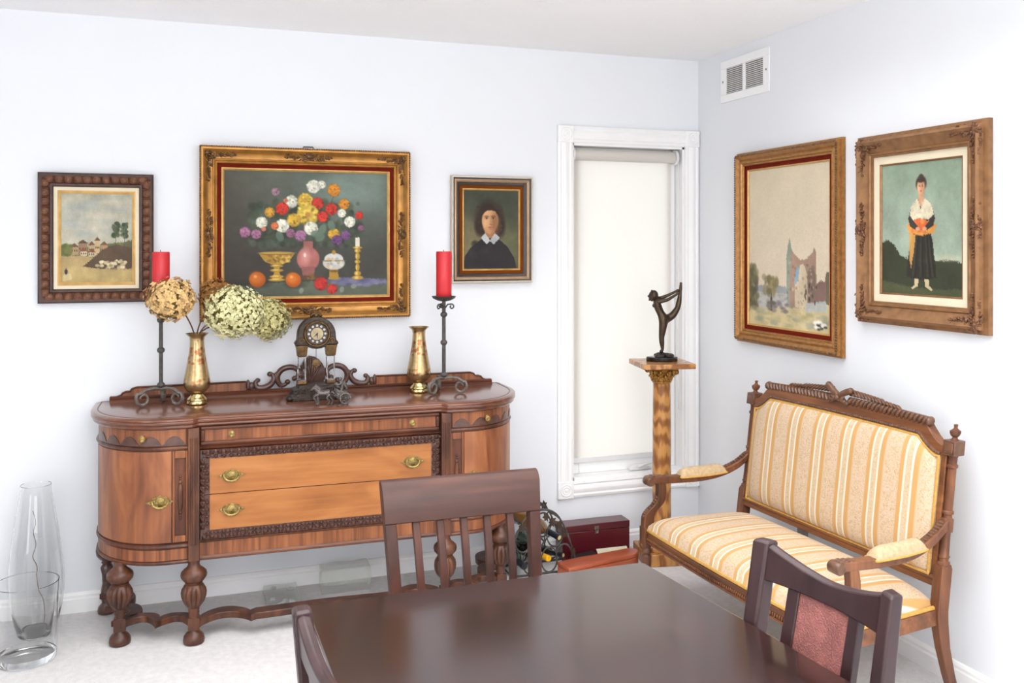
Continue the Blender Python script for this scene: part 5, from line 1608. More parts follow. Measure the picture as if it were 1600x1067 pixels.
# ---- little horse-drawn chariot
hc = thing('chariot_figurine', 'dark metal figurine of a horse-drawn chariot in front of the clock', 'figurine', (-2.070, -0.420, TOPZ), 0)
def limb(m, pts, rad, n=9):
    sp = smooth_pts(pts, 4)
    k = len(sp)
    rr = []
    for i in range(k):
        t = i / (k - 1) * (len(rad) - 1)
        j = min(int(t), len(rad) - 2)
        rr.append(rad[j] * (1 - (t - j)) + rad[j + 1] * (t - j))
    m.tube(sp, rr, n)
for i, (oy, ox) in enumerate([(0.014, 0.006), (-0.014, 0.0)]):
    h = M()
    limb(h, [(ox - 0.004, oy, 0.052), (ox - 0.022, oy, 0.050), (ox - 0.044, oy, 0.052), (ox - 0.052, oy, 0.056)], [0.012, 0.0125, 0.012, 0.009], 10)
    limb(h, [(ox - 0.046, oy, 0.054), (ox - 0.060, oy, 0.068), (ox - 0.066, oy, 0.078)], [0.011, 0.0075, 0.006])
    limb(h, [(ox - 0.062, oy, 0.080), (ox - 0.072, oy, 0.073), (ox - 0.080, oy, 0.066)], [0.0062, 0.0055, 0.0038])
    for e in (-1, 1):
        limb(h, [(ox - 0.063, oy + e * 0.003, 0.083), (ox - 0.062, oy + e * 0.004, 0.088), (ox - 0.0615, oy + e * 0.004, 0.090)], [0.002, 0.0016, 0.0006], 5)
        fx = 0.016 if (e > 0) == (i == 0) else 0.0
        limb(h, [(ox - 0.050, oy + e * 0.006, 0.048), (ox - 0.054 - fx, oy + e * 0.006, 0.030 + fx * 0.4), (ox - 0.050 - fx * 0.6, oy + e * 0.006, 0.016 + fx * 0.3), (ox - 0.054 - fx * 0.4, oy + e * 0.006, 0.003 + fx * 0.2)], [0.006, 0.0038, 0.0028, 0.0036], 7)
        bx = 0.008 * e
        limb(h, [(ox - 0.002, oy + e * 0.006, 0.048), (ox - 0.006 + bx, oy + e * 0.006, 0.032), (ox + 0.004 + bx, oy + e * 0.006, 0.018), (ox - 0.002 + bx, oy + e * 0.006, 0.003)], [0.0085, 0.005, 0.003, 0.0036], 7)
    limb(h, [(ox + 0.006, oy, 0.056), (ox + 0.016, oy, 0.050), (ox + 0.020, oy, 0.032)], [0.003, 0.005, 0.0015], 6)
    for k in range(7):
        t = k / 6
        h.ball((ox - 0.044 - 0.018 * t, oy, 0.066 + 0.018 * t), (0.004, 0.003, 0.005), 7, 5)
    h.build('horse', 'pewter', hc)
for oy in (-0.034, 0.034):
    w = M()
    w.tube([(0.062 + 0.0225 * math.cos(2 * PI * i / 28), oy, 0.027 + 0.0225 * math.sin(2 * PI * i / 28)) for i in range(28)], 0.0042, 8, closed=True)
    for k in range(8):
        a = 2 * PI * k / 8
        w.tube([(0.062, oy, 0.027), (0.062 + 0.02 * math.cos(a), oy, 0.027 + 0.02 * math.sin(a))], 0.0018, 6)
    w.ball((0.062, oy, 0.027), (0.005, 0.006, 0.005))
    w.build('wheel', 'pewter', hc)
cb = M()
cb.tube([(0.062, -0.036, 0.027), (0.062, 0.036, 0.027)], 0.003, 8)
cb.grid(lambda u, v: (0.035 - 0.016 * math.sin(PI * u) + 0.04 * abs(2 * u - 1) ** 1.5, -0.024 + 0.048 * u, 0.032 + v * (0.042 - 0.022 * abs(2 * u - 1))), 14, 6)
cb.box(0.028, 0.080, -0.024, 0.024, 0.029, 0.034)
cb.tube([(0.03, 0, 0.034), (0.0, 0, 0.046), (-0.05, 0, 0.052)], 0.0024, 7)
cb.tube([(0.078, -0.02, 0.034), (0.088, -0.02, 0.044), (0.094, -0.02, 0.030)], 0.003, 6)
cb.build('chariot', 'pewter', hc)
dv = M()
for e in (-1, 1):
    limb(dv, [(0.050, e * 0.005, 0.034), (0.048, e * 0.006, 0.050), (0.052, e * 0.004, 0.066)], [0.0042, 0.0052, 0.0065])
    limb(dv, [(0.050, e * 0.009, 0.090), (0.036, e * 0.011, 0.084), (0.024, e * 0.008, 0.088)], [0.0044, 0.0034, 0.0026])
limb(dv, [(0.052, 0, 0.062), (0.053, 0, 0.078), (0.049, 0, 0.092), (0.047, 0, 0.100)], [0.009, 0.0085, 0.010, 0.004])
dv.ball((0.045, 0, 0.106), (0.0065, 0.006, 0.0078))
dv.ball((0.048, 0, 0.109), (0.0068, 0.0062, 0.0062))
limb(dv, [(0.054, 0, 0.094), (0.066, 0.004, 0.080), (0.074, 0.002, 0.062)], [0.007, 0.010, 0.006])
dv.build('driver', 'pewter', hc)
rn = M()
for e in (-1, 1):
    rn.tube(smooth_pts([(0.024, e * 0.008, 0.088), (-0.02, e * 0.012, 0.072), (-0.07, e * 0.014, 0.072)], 5), 0.0009, 5)
rn.build('reins', 'pewter', hc)
# ------------------------------------------------------------------ settee
se = thing('settee', 'carved walnut settee upholstered in gold and cream striped damask', 'settee', (-0.093, -1.335, 0), -87.5)
def yr(z):
    """rake of the back: furthest out at the top, forward at the seat, sabre leg below"""
    if z > 0.33:
        return -0.035 - (0.96 - z) * 0.125
    t = (0.33 - z) / 0.33
    return -0.035 - 0.63 * 0.125 + 0.078 * t ** 1.7
def raked(m, off=0.0):
    return m.map(lambda x, y, z: (x, y + yr(z) + off, z))
PX = 0.566
for s in (-1, 1):
    # leg and lower block
    m = M()
    prof = [(0.0, 0.016), (0.02, 0.017), (0.10, 0.018), (0.20, 0.020), (0.29, 0.023), (0.33, 0.024), (0.345, 0.024), (0.475, 0.024), (0.49, 0.020)]
    m.rings([[(s * PX + a * w * 0.85, yr(z) + b * w, z) for a, b in ((-1, -1), (1, -1), (1, 1), (-1, 1))] for z, w in prof])
    m.build('rear_leg', 'st_wood_z', se, bevel=0.003)
    # turned column post
    m = M().lathe([(0.018, 0.485), (0.022, 0.490), (0.022, 0.497), (0.016, 0.502), (0.0165, 0.512), (0.020, 0.516), (0.016, 0.521), (0.015, 0.56), (0.015, 0.60), (0.021, 0.603), (0.021, 0.645), (0.015, 0.650), (0.014, 0.66), (0.0185, 0.664), (0.0185, 0.672), (0.0145, 0.676),
                   (0.015, 0.72), (0.015, 0.79), (0.0145, 0.82), (0.019, 0.824), (0.019, 0.832), (0.0145, 0.836), (0.015, 0.858), (0.019, 0.866), (0.019, 0.870)], 24, (s * PX, 0, 0), flute=lambda h: (10, 0.10) if 0.68 < h < 0.80 else None)
    raked(m).build('post', 'st_wood_z', se)
    m = M().box(s * PX - 0.026, s * PX + 0.026, -0.026, 0.024, 0.866, 0.918)
    m.box(s * PX - 0.019, s * PX + 0.019, -0.030, -0.024, 0.874, 0.910)
    raked(m).build('post_block', 'st_carve', se, bevel=0.004)
    m = M().lathe([(0.016, 0.918), (0.010, 0.923), (0.008, 0.928), (0.014, 0.933), (0.0185, 0.943), (0.0185, 0.950), (0.011, 0.955), (0.006, 0.960), (0.0065, 0.966), (0.0075, 0.972), (0.0, 0.974)], 22, (s * PX, 0, 0))
    raked(m).build('finial', 'st_wood_z', se)

def top_in(x):
    """upper edge of the back upholstery"""
    a = abs(x)
    if a < 0.425:
        return 0.912 + 0.004 * (1 - (a / 0.425) ** 2)
    t = min(1, (a - 0.425) / 0.105)
    return 0.912 - 0.056 * math.sin(t * PI / 2)
IX = 0.530
# carved back frame
xs = [-IX + 2 * IX * i / 60 for i in range(61)]
m = M()
low = [(x, top_in(x) - 0.002) for x in xs]
up_ = []
for i in range(61):
    x = -0.545 + 1.09 * i / 60
    a = abs(x)
    if a < 0.455:
        z = 0.957 + 0.010 * (1 - (a / 0.455) ** 2)
    else:
        t = min(1.0, (a - 0.455) / 0.085)
        z = 0.957 - 0.060 * math.sin(t * PI / 2)
    up_.append((x, z))
m.prism(low + up_[::-1], -0.020, 0.018, 'xz')
raked(m).build('crest_rail', 'st_wood', se, bevel=0.004, angle=30)
# dark egg-and-dart bead along the upholstery edge
m = M()
m.tube([(x, -0.021, top_in(x) + 0.010) for x in xs], 0.0065, 8)
for i in range(90):
    x = -IX + 2 * IX * (i + 0.5) / 90
    m.ball((x, -0.026, top_in(x) + 0.010), (0.0042, 0.0035, 0.0055), 7, 4)
raked(m).build('bead_moulding', 'st_carve', se)
# gadrooned roll and leaf carving on the crest
m = M()
for s in (-1, 1):
    m.tube([(s * x, -0.006, 0.966 + 0.010 * (1 - (x / 0.46) ** 2)) for x in [0.05 + 0.41 * i / 16 for i in range(17)]], [0.015] * 17, 10)
    for i in range(19):
        x = 0.068 + 0.380 * i / 18
        z = 0.966 + 0.010 * (1 - (x / 0.46) ** 2)
        m.ball((s * x, -0.017, z), (0.0072, 0.014, 0.0185), 9, 6, Matrix.Rotation(s * 0.5, 3, 'Y'))
    m.ball((s * 0.462, -0.010, 0.966), (0.012, 0.020, 0.018), 10, 6)
    for i in range(15):
        x = 0.05 + 0.26 * i / 14
        z = 0.988 + 0.016 * (1 - (x / 0.33) ** 2)
        for dz, k_ in ((0.0, 1.0), (0.012, 0.8)):
            if dz and i > 9:
                continue
            m.ball((s * (x + dz * 0.5), -0.010 + dz * 0.3, z + dz * (1 - x / 0.36)), (0.0165 * k_, 0.009, 0.0062 * k_), 8, 5, Matrix.Rotation(s * 0.55, 3, 'Y'))
raked(m).build('leaf_carving', 'st_carve', se)
m = M()
for s in (-1, 1):
    m.tube(smooth_pts([(-s * 0.055, -0.016, 0.958), (-s * 0.01, -0.020, 0.982), (s * 0.03, -0.022, 1.004), (s * 0.062, -0.022, 1.016 if s > 0 else 1.024)], 5), [0.010] * 6 + [0.013] * 5 + [0.0135] * 5, 12)
    m.ball((s * 0.064, -0.022, 1.017 if s > 0 else 1.025), (0.013, 0.014, 0.014), 10, 6)
for k in range(6):
    a = PI * k / 5
    m.ball((0.030 * math.cos(a), -0.026, 0.972 + 0.016 * math.sin(a)), (0.018, 0.008, 0.008), 8, 5, Matrix.Rotation(-a, 3, 'Y'))
m.ball((0, -0.034, 0.984), (0.012, 0.008, 0.012), 10, 6)
raked(m).build('bow_carving', 'st_carve', se)
# side and lower members of the back frame
m = M()
for s in (-1, 1):
    m.box(s * 0.540 - 0.011, s * 0.540 + 0.011, -0.016, 0.014, 0.428, 0.875)
m.box(-0.552, 0.552, -0.020, 0.014, 0.410, 0.447)
m.box(-0.552, 0.552, -0.026, -0.018, 0.434, 0.444)
raked(m).build('back_frame', 'st_wood', se, bevel=0.003)
# back upholstery
def back_pt(u, v):
    x = -0.527 + 1.054 * u
    zt, zb = top_in(x) + 0.001, 0.446
    z = zb + (zt - zb) * v
    e = (1 - abs(2 * u - 1) ** 7) ** 0.5 * (1 - abs(2 * v - 1) ** 5) ** 0.5
    return (x, -0.012 - 0.046 * e, z)
m = M().grid(back_pt, 90, 44)
raked(m).build('back_cushion', 'fabric_back', se)
m = M()
edge = [(-0.525 + 1.05 * i / 60, 0.4475) for i in range(61)] + [(0.525, 0.4475 + (top_in(0.525) - 0.4475) * i / 30) for i in range(1, 31)] + [(x, top_in(x) - 0.003) for x in xs[::-1][1:-1]] + [(-0.525, top_in(0.525) - (top_in(0.525) - 0.4475) * i / 30) for i in range(0, 30)]
m.tube([(x, -0.022, z) for x, z in edge], 0.0058, 6, closed=True)
raked(m).build('back_piping', 'piping', se)
m = M()
m.box(-0.53, 0.53, 0.012, 0.016, 0.446, 0.858)
raked(m).build('back_panel', 'fabric_back', se)

# seat
def seat_hw(y):
    """half width of the seat at depth y (front -0.60, rear -0.11)"""
    t = (y + 0.11) / -0.49
    return 0.560 + 0.055 * t
FY, RY = -0.598, -0.105
rail = M()
def fr_y(x):
    return FY - 0.016 * (1 - (x / 0.6) ** 2)
pf = [(-0.60 + 1.2 * i / 20, fr_y(-0.60 + 1.2 * i / 20)) for i in range(21)]
rail.prism(pf + [(x, y + 0.034) for x, y in pf[::-1]], 0.272, 0.330, 'xy')
rail.tube([(x, y - 0.002, 0.281) for x, y in pf], 0.006, 8)
rail.tube([(x, y - 0.002, 0.322) for x, y in pf], 0.004, 8)
for i in range(96):
    x = -0.585 + 1.17 * i / 95
    rail.ball((x, fr_y(x) - 0.004, 0.2955), (0.0042, 0.005, 0.008), 6, 4)
rail.build('front_rail', 'st_wood', se, bevel=0.002)
for s in (-1, 1):
    m = M().prism([(s * 0.546, RY - 0.01), (s * 0.575, RY - 0.01), (s * 0.625, FY + 0.02), (s * 0.592, FY + 0.02)], 0.285, 0.338, 'xy')
    m.build('side_rail', 'st_wood', se, bevel=0.002)
M().box(-0.55, 0.55, RY - 0.012, RY + 0.016, 0.285, 0.338).build('rear_rail', 'st_wood', se, bevel=0.002)
def seat_pt(u, v):
    y = RY - 0.004 + (FY - 0.004 - RY + 0.004) * v
    hw = seat_hw(y) - 0.006
    x = hw * (2 * u - 1)
    if v > 0.5:
        y += (fr_y(x) - FY) * (v - 0.5) * 2
    e = (1 - abs(2 * u - 1) ** 8) ** 0.45 * (1 - abs(2 * v - 1) ** 6) ** 0.42
    bulge = 0.010 * math.sin(PI * min(1, e)) 
    z = 0.334 + 0.078 * e + 0.016 * math.sin(PI * u) * math.sin(PI * v)
    return (x, y, z)
M().grid(seat_pt, 100, 46).build('seat_cushion', 'fabric_seat', se)
m = M()
loop = [(-0.60 + 1.2 * i / 40, fr_y(-0.60 + 1.2 * i / 40) + 0.001, 0.3345) for i in range(41)]
loop += [(0.612 - 0.052 * i / 20, FY + 0.012 + (RY - FY - 0.02) * i / 20, 0.3405) for i in range(21)]
loop += [(0.55 - 1.10 * i / 20, RY, 0.3405) for i in range(21)]
loop += [(-0.56 - 0.052 * i / 20, RY - 0.008 - (RY - FY - 0.02) * i / 20, 0.3405) for i in range(21)]
m.tube(loop, 0.0085, 7, closed=True)
m.build('seat_piping', 'piping', se)
for s in (-1, 1):
    lx, ly = s * 0.615, -0.590
    m = M()
    m.box(lx - 0.024, lx + 0.024, ly - 0.024, ly + 0.024, 0.266, 0.345)
    m.lathe([(0.011, 0.0), (0.014, 0.004), (0.012, 0.018), (0.010, 0.026), (0.013, 0.034), (0.0145, 0.05), (0.0205, 0.205), (0.0215, 0.215), (0.016, 0.222), (0.0225, 0.230), (0.0225, 0.240), (0.017, 0.248), (0.021, 0.258), (0.022, 0.268)], 28, (lx, ly, 0), flute=lambda h: (10, 0.12) if 0.04 < h < 0.21 else None)
    m.build('front_leg', 'st_wood_z', se, bevel=0.003)
    # set-back arm support, S shaped
    cv = smooth_pts([(lx, ly + 0.002, 0.330), (lx, ly + 0.006, 0.390), (lx - s * 0.004, ly + 0.022, 0.418), (lx - s * 0.010, ly + 0.052, 0.450), (lx - s * 0.014, ly + 0.064, 0.490), (lx - s * 0.018, ly + 0.060, 0.545)], 6)
    n = len(cv)
    m = M()
    m.rings([[(p.x + a * 0.018, p.y + b * (0.026 - 0.007 * i / n), p.z + (0.006 if b > 0 else 0) * 0) for a, b in ((-1, -1), (1, -1), (1, 1), (-1, 1))] for i, p in enumerate(cv)])
    m.build('arm_support', 'st_wood_z', se, bevel=0.004)
    m = M()
    for i in range(9):
        p = cv[6 + i * 2]
        m.ball((p.x, p.y - 0.022, p.z), (0.012, 0.007, 0.008), 8, 5)
    m.build('support_carving', 'st_carve', se)
    # arm sweeping down from the post, scrolled hand rest
    ax = s * 0.594
    av = smooth_pts([(s * 0.566, yr(0.625) - 0.010, 0.632), (s * 0.572, -0.150, 0.590), (s * 0.582, -0.235, 0.560), (s * 0.590, -0.330, 0.548), (ax, -0.430, 0.549), (ax + s * 0.002, -0.530, 0.553), (ax + s * 0.003, -0.585, 0.556)], 6)
    n = len(av)
    m = M()
    m.rings([[(p.x + a * 0.020, p.y, p.z + b * 0.0165) for a, b in ((-1, -1), (1, -1), (1, 1), (-1, 1))] for i, p in enumerate(av)])
    m.build('arm', 'st_wood_z', se, bevel=0.006, seg=3)
    m = M()
    m.lathe([(0.0, -0.026), (0.017, -0.026), (0.0215, -0.020), (0.0215, 0.020), (0.017, 0.026), (0.0, 0.026)], 22, (ax + s * 0.003, -0.590, 0.552), axis='x')
    for k in range(9):
        m.ball((ax + s * 0.003 + (k % 3 - 1) * 0.012, -0.575 + 0.022 * (k // 3), 0.572 - 0.002 * (k // 3)), (0.006, 0.013, 0.005), 8, 5)
    m.build('hand_rest', 'st_carve', se, bevel=0.003)
    m = M()
    for k in range(10):
        p = av[2 + k]
        m.ball((p.x, p.y, p.z + 0.017), (0.013, 0.012, 0.006), 8, 5)
    m.build('arm_carving', 'st_carve', se)
    # arm pad
    def pad(u, v):
        y = -0.205 - 0.235 * u
        z0 = 0.569 + 0.018 * max(0, 0.45 - u) ** 1.2
        x0 = s * (0.578 + 0.014 * u)
        e = (1 - abs(2 * u - 1) ** 6) ** 0.5
        a = PI * v
        return (x0 + math.cos(a) * 0.031 * (0.86 + 0.14 * e), y, z0 - 0.010 + math.sin(a) * 0.040 * e)
    po = M().grid(pad, 30, 14).build('arm_pad', 'fabric_pad', se)
    m = M()
    rim = [(pad(i / 20, 0.0)) for i in range(21)] + [(pad(1.0, i / 10)) for i in range(1, 11)] + [(pad(1 - i / 20, 1.0)) for i in range(1, 21)] + [(pad(0.0, 1 - i / 10)) for i in range(1, 10)]
    m.tube(rim, 0.004, 6, closed=True)
    m.build('pad_piping', 'piping', po)

# ------------------------------------------------------------------ dining table
tb = thing('dining_table', 'large dark glossy mahogany dining table in the foreground', 'table', (-1.950, -2.945, 0), 0)
top = [(-0.432, 0.727), (0.440, 0.729), (0.450, 0.725), (0.456, 0.716), (0.492, 0.337), (0.52, -0.011), (0.545, -0.70), (0.53, -0.715), (-0.40, -0.715), (-0.412, -0.70), (-0.437, 0.715)]
M().prism(top, 0.722, 0.750, 'xy').build('tabletop', 'table_wood', tb, bevel=0.004)
am = M()
am.box(-0.37, 0.40, 0.63, 0.655, 0.635, 0.722).box(-0.37, 0.40, -0.655, -0.63, 0.635, 0.722).box(-0.37, -0.345, -0.63, 0.63, 0.635, 0.722).box(0.375, 0.40, -0.63, 0.63, 0.635, 0.722)
am.build('apron', 'table_wood', tb)
for sx in (-0.355, 0.385):
    for sy in (-0.64, 0.64):
        M().rings([[(sx + a * w, sy + b * w, z) for a, b in ((-1, -1), (1, -1), (1, 1), (-1, 1))] for z, w in ((0, 0.024), (0.6, 0.036), (0.722, 0.036))]).build('leg', 'table_wood', tb, bevel=0.004)

# ------------------------------------------------------------------ chairs
def cy(z, k=0.16, y0=0.0):
    return y0 + max(0, z - 0.46) * k
ca = thing('dining_chair', 'brown slat-back dining chair behind the table in front of the sideboard', 'chair', (-1.908, -1.985, 0), -1.0, 'dining chairs')
def rake_a(m):
    return m.map(lambda x, y, z: (x * (0.92 + 0.21 * max(0, z - 0.46)), y + max(0, z - 0.46) * 0.22 + (0.10 * (0.46 - z) if z < 0.46 else 0) * 0.8, z))
m = M().box(-0.230, 0.230, -0.016, 0.016, 0.828, 0.940)
m = M().prism([(-0.022, 0.828), (0.020, 0.828), (0.020, 0.932), (0.010, 0.940), (-0.003, 0.938), (-0.012, 0.932), (-0.022, 0.916)], -0.230, 0.230, 'yz')
rake_a(m).build('top_rail', 'chair_wood', ca, bevel=0.0025)
for s in (-1, 1):
    m = M()
    for k in range(12):
        pass
    lo = [(s * 0.213, z) for z in (0.0, 0.23, 0.46, 0.6, 0.72, 0.828)]
    m.rings([[(cx_ + a * 0.0165, b * 0.019 - 0.002, z) for a, b in ((-1, -1), (1, -1), (1, 1), (-1, 1))] for cx_, z in lo])
    rake_a(m).build('rear_post', 'chair_wood_z', ca, bevel=0.003)
for k in range(5):
    x = -0.139 + 0.0695 * k
    m = M()
    m.rings([[(x + a * 0.0105, b * 0.009 - 0.002 - 0.012 * math.sin(PI * (z - 0.5) / 0.33), z) for a, b in ((-1, -1), (1, -1), (1, 1), (-1, 1))] for z in (0.50, 0.58, 0.66, 0.74, 0.83)])
    rake_a(m).build('slat', 'chair_wood_z', ca, bevel=0.002)
m = M().box(-0.20, 0.20, -0.012, 0.010, 0.485, 0.525)
rake_a(m).build('lower_rail', 'chair_wood', ca, bevel=0.002)
def chair_base(t, wood_, seat_, hw=0.205):
    q = [(-hw - 0.01, 0.01), (hw + 0.01, 0.01), (hw + 0.025, -0.40), (-hw - 0.025, -0.40)]
    M().prism(q, 0.405, 0.440, 'xy').build('seat_frame', wood_, t, bevel=0.003)
    M().grid(lambda u, v: ((2 * u - 1) * (hw + 0.018 * v), 0.0 - 0.395 * v, 0.440 + 0.030 * ((1 - abs(2 * u - 1) ** 6) * (1 - abs(2 * v - 1) ** 6)) ** 0.5), 20, 20).build('seat', seat_, t)
    for s in (-1, 1):
        M().rings([[(s * hw + a * w, -0.378 + b * w, z) for a, b in ((-1, -1), (1, -1), (1, 1), (-1, 1))] for z, w in ((0, 0.014), (0.405, 0.02))]).build('front_leg', wood_, t, bevel=0.003)
chair_base(ca, 'chair_wood', 'seat_leather')

def panel_chair(label, loc, rz, k=0.16, bow=0.030, HW=0.180):
    """scooped top rail, two inner stiles and a woven leather panel between them"""
    t = thing('dining_chair', label, 'chair', (loc[0], loc[1], 0), rz, 'dining chairs')
    def rk(m):
        return m.map(lambda x, y, z: (x, y + max(0, z - 0.46) * k + (0.09 * (0.46 - z) if z < 0.46 else 0) + bow * (1 - (x / HW) ** 2) * max(0, z - 0.46) / 0.46, z))
    for s in (-1, 1):
        m = M()
        m.rings([[(s * HW + a * 0.0185, b * w, z) for a, b in ((-1, -1), (1, -1), (1, 1), (-1, 1))] for z, w in ((0.0, 0.016), (0.24, 0.02), (0.46, 0.023), (0.70, 0.021), (0.920, 0.018), (0.927, 0.014))])
        rk(m).build('rear_post', 'chair_dark', t, bevel=0.006, seg=3)
    X = HW - 0.0175
    xs_ = [-X + 2 * X * i / 24 for i in range(25)]
    m = M()
    m.rings([[(x, -0.013, 0.842), (x, 0.013, 0.842), (x, 0.013, 0.882 + 0.034 * (abs(x) / X) ** 1.8), (x, 0.0, 0.887 + 0.034 * (abs(x) / X) ** 1.8), (x, -0.013, 0.882 + 0.034 * (abs(x) / X) ** 1.8)] for x in xs_])
    rk(m).build('top_rail', 'chair_dark', t, bevel=0.0025)
    for s in (-1, 1):
        m = M()
        m.rings([[(s * 0.086 + a * 0.0155, b * 0.010, z) for a, b in ((-1, -1), (1, -1), (1, 1), (-1, 1))] for z in (0.50, 0.62, 0.74, 0.843)])
        rk(m).build('stile', 'chair_dark', t, bevel=0.002)
    m = M()
    m.rings([[(x, -0.0055, 0.51), (x, 0.0055, 0.51), (x, 0.0055, 0.8425), (x, -0.0055, 0.8425)] for x in [-0.0705 + 0.141 * i / 8 for i in range(9)]])
    rk(m).build('leather_panel', 'leather_red', t)
    m = M()
    m.rings([[(x, -0.012, 0.475), (x, 0.010, 0.475), (x, 0.010, 0.515), (x, -0.012, 0.515)] for x in xs_])
    rk(m).build('lower_rail', 'chair_dark', t, bevel=0.002)
    chair_base(t, 'chair_dark', 'seat_leather', HW)
    return t
panel_chair('dark dining chair with a woven red leather back panel right of the table', (-1.452, -2.823), -83.6)
panel_chair('dark dining chair at the left edge of the table, seen along its top rail', (-2.388, -2.866), 95, 0.10, 0.006)
# ------------------------------------------------------------------ pedestal and bronze
pc = (-0.362, -0.248)
pe = thing('pedestal', 'honey-coloured column pedestal with a gilt capital in the corner by the window', 'pedestal', (pc[0], pc[1], 0), -11)
M().box(-0.118, 0.118, -0.118, 0.118, 0, 0.062).build('plinth', 'burl', pe, bevel=0.004)
M().lathe([(0.110, 0.062), (0.116, 0.072), (0.116, 0.086), (0.104, 0.096), (0.090, 0.100), (0.084, 0.112), (0.070, 0.122), (0.060, 0.126)], 40).build('base_moulding', 'burl', pe)
M().lathe([(0.062, 0.120), (0.070, 0.126), (0.072, 0.134), (0.066, 0.141), (0.056, 0.144), (0.054, 0.152), (0.050, 0.156)], 40).build('gilt_ring', 'col_gilt', pe)
M().lathe([(0.047, 0.150), (0.0475, 0.40), (0.046, 0.70), (0.0435, 0.905)], 40).build('shaft', 'burl', pe)
cp = M()
cp.lathe([(0.043, 0.898), (0.048, 0.903), (0.048, 0.908), (0.043, 0.912), (0.044, 0.93), (0.050, 0.955), (0.060, 0.972), (0.062, 0.976)], 36)
for row, (z, r, n, L) in enumerate([(0.912, 0.046, 8, 0.030), (0.930, 0.049, 8, 0.034)]):
    for k in range(n):
        a = 2 * PI * (k + 0.5 * row) / n
        c_, s_ = math.cos(a), math.sin(a)
        pts = [(r, z), (r + 0.004, z + L * 0.5), (r + 0.012, z + L * 0.85), (r + 0.020, z + L * 0.86), (r + 0.021, z + L * 0.7)]
        cp.tube([(x * c_, x * s_, h) for x, h in pts], [0.009, 0.010, 0.008, 0.006, 0.003], 7)
        for e in (-1, 1):
            cp.ball((r * c_ - e * 0.009 * s_ + 0.006 * c_, r * s_ + e * 0.009 * c_ + 0.006 * s_, z + L * 0.55), (0.006, 0.006, 0.010), 7, 5)
for k in range(4):
    a = PI / 4 + k * PI / 2
    c_, s_ = math.cos(a), math.sin(a)
    for e in (-1, 1):
        off = e * 0.008
        pts = [(0.050, 0.945), (0.066, 0.962)] + spiral((0.078, 0.960), 0.014, 0.003, 120, -400, 22)
        cp.tube([(x * c_ - off * s_, x * s_ + off * c_, h) for x, h in pts], [0.004] * 2 + [0.0042] * 23, 6)
cp.build('capital', 'col_gilt', pe)
M().prism([(-0.062, -0.074), (0.062, -0.074), (0.074, -0.062), (0.074, 0.062), (0.062, 0.074), (-0.062, 0.074), (-0.074, 0.062), (-0.074, -0.062)], 0.974, 0.985, 'xy').build('abacus', 'col_gilt', pe, bevel=0.003)
M().box(-0.135, 0.135, -0.135, 0.135, 0.985, 1.010).build('top_slab', 'burl', pe, bevel=0.003)

ST_Z = 1.010
sx0, sy0 = pc[0] + 0.004, pc[1] + 0.004
da = thing('dancer_statuette', 'bronze statuette of a dancer balancing on one leg, holding her raised foot behind her', 'statuette', (sx0, sy0, ST_Z), -19.4)
b = M()
b.rings([[(0.079 * k * math.cos(2 * PI * i / 40) * (1 + 0.02 * math.sin(7 * i)), 0.052 * k * math.sin(2 * PI * i / 40), z) for i in range(40)] for z, k in ((0, 0.97), (0.003, 1.0), (0.020, 1.0), (0.023, 0.95))])
b.build('marble_base', 'marble_black', da)
rk = M()
rd = random.Random(3)
for i in range(26):
    a, r_ = rd.uniform(0, 2 * PI), rd.uniform(0, 0.8)
    rk.ball((0.062 * r_ * math.cos(a), 0.038 * r_ * math.sin(a), 0.024 + 0.012 * (1 - r_)), (rd.uniform(0.014, 0.026), rd.uniform(0.012, 0.018), rd.uniform(0.008, 0.013)), 9, 6)
rk.build('rock', 'bronze_base', da)

def skinned(name, verts, edges, radii, mat, parent, sub=2, root=0):
    me = bpy.data.meshes.new(name)
    me.from_pydata([tuple(v) for v in verts], edges, [])
    me.update()
    o = bpy.data.objects.new(name, me)
    COL.objects.link(o)
    md = o.modifiers.new('skin', 'SKIN')
    md.use_smooth_shade = True
    if not me.skin_vertices:
        me.skin_vertices.new() if hasattr(me.skin_vertices, 'new') else None
    for i, s_ in enumerate(me.skin_vertices[0].data):
        r = radii[i]
        s_.radius = r if isinstance(r, tuple) else (r, r)
        s_.use_root = (i == root)
    ms = o.modifiers.new('sub', 'SUBSURF')
    ms.levels = ms.render_levels = sub
    me.materials.append(MT[mat])
    o.parent = parent
    return o
k = 0.000613
def q(u, v, y=0.0):
    return ((u - 292) * k, y, (775 - v) * k + 0.006)
V, E_, RR = [], [], []
def node(p, r, prev=None):
    V.append(p); RR.append(r)
    if prev is not None:
        E_.append((prev, len(V) - 1))
    return len(V) - 1
pel = node(q(306, 425), 0.019)
waist = node(q(282, 385), 0.0155, pel)
rib = node(q(258, 340), 0.0185, waist)
chest = node(q(246, 300), 0.0185, rib)
neck = node(q(232, 268), 0.0085, chest)
nk2 = node(q(224, 252), 0.0085, neck)
# standing leg
h1 = node(q(300, 455, -0.010), 0.0185, pel)
t1 = node(q(294, 520, -0.010), 0.0165, h1)
k1 = node(q(285, 588, -0.009), 0.0115, t1)
c1 = node(q(288, 625, -0.009), 0.0115, k1)
a1 = node(q(294, 680, -0.008), 0.0068, c1)
f1 = node(q(290, 700, -0.008), 0.0075, a1)
g1 = node(q(268, 706, -0.008), 0.0055, f1)
# raised leg swept up behind
h2 = node(q(338, 438, 0.010), 0.0185, pel)
t2 = node(q(385, 405, 0.010), 0.0165, h2)
k2 = node(q(424, 345, 0.009), 0.012, t2)
c2 = node(q(436, 290, 0.008), 0.0118, k2)
a2 = node(q(446, 215, 0.006), 0.0066, c2)
f2 = node(q(449, 180, 0.006), 0.0072, a2)
g2 = node(q(452, 125, 0.005), 0.0052, f2)
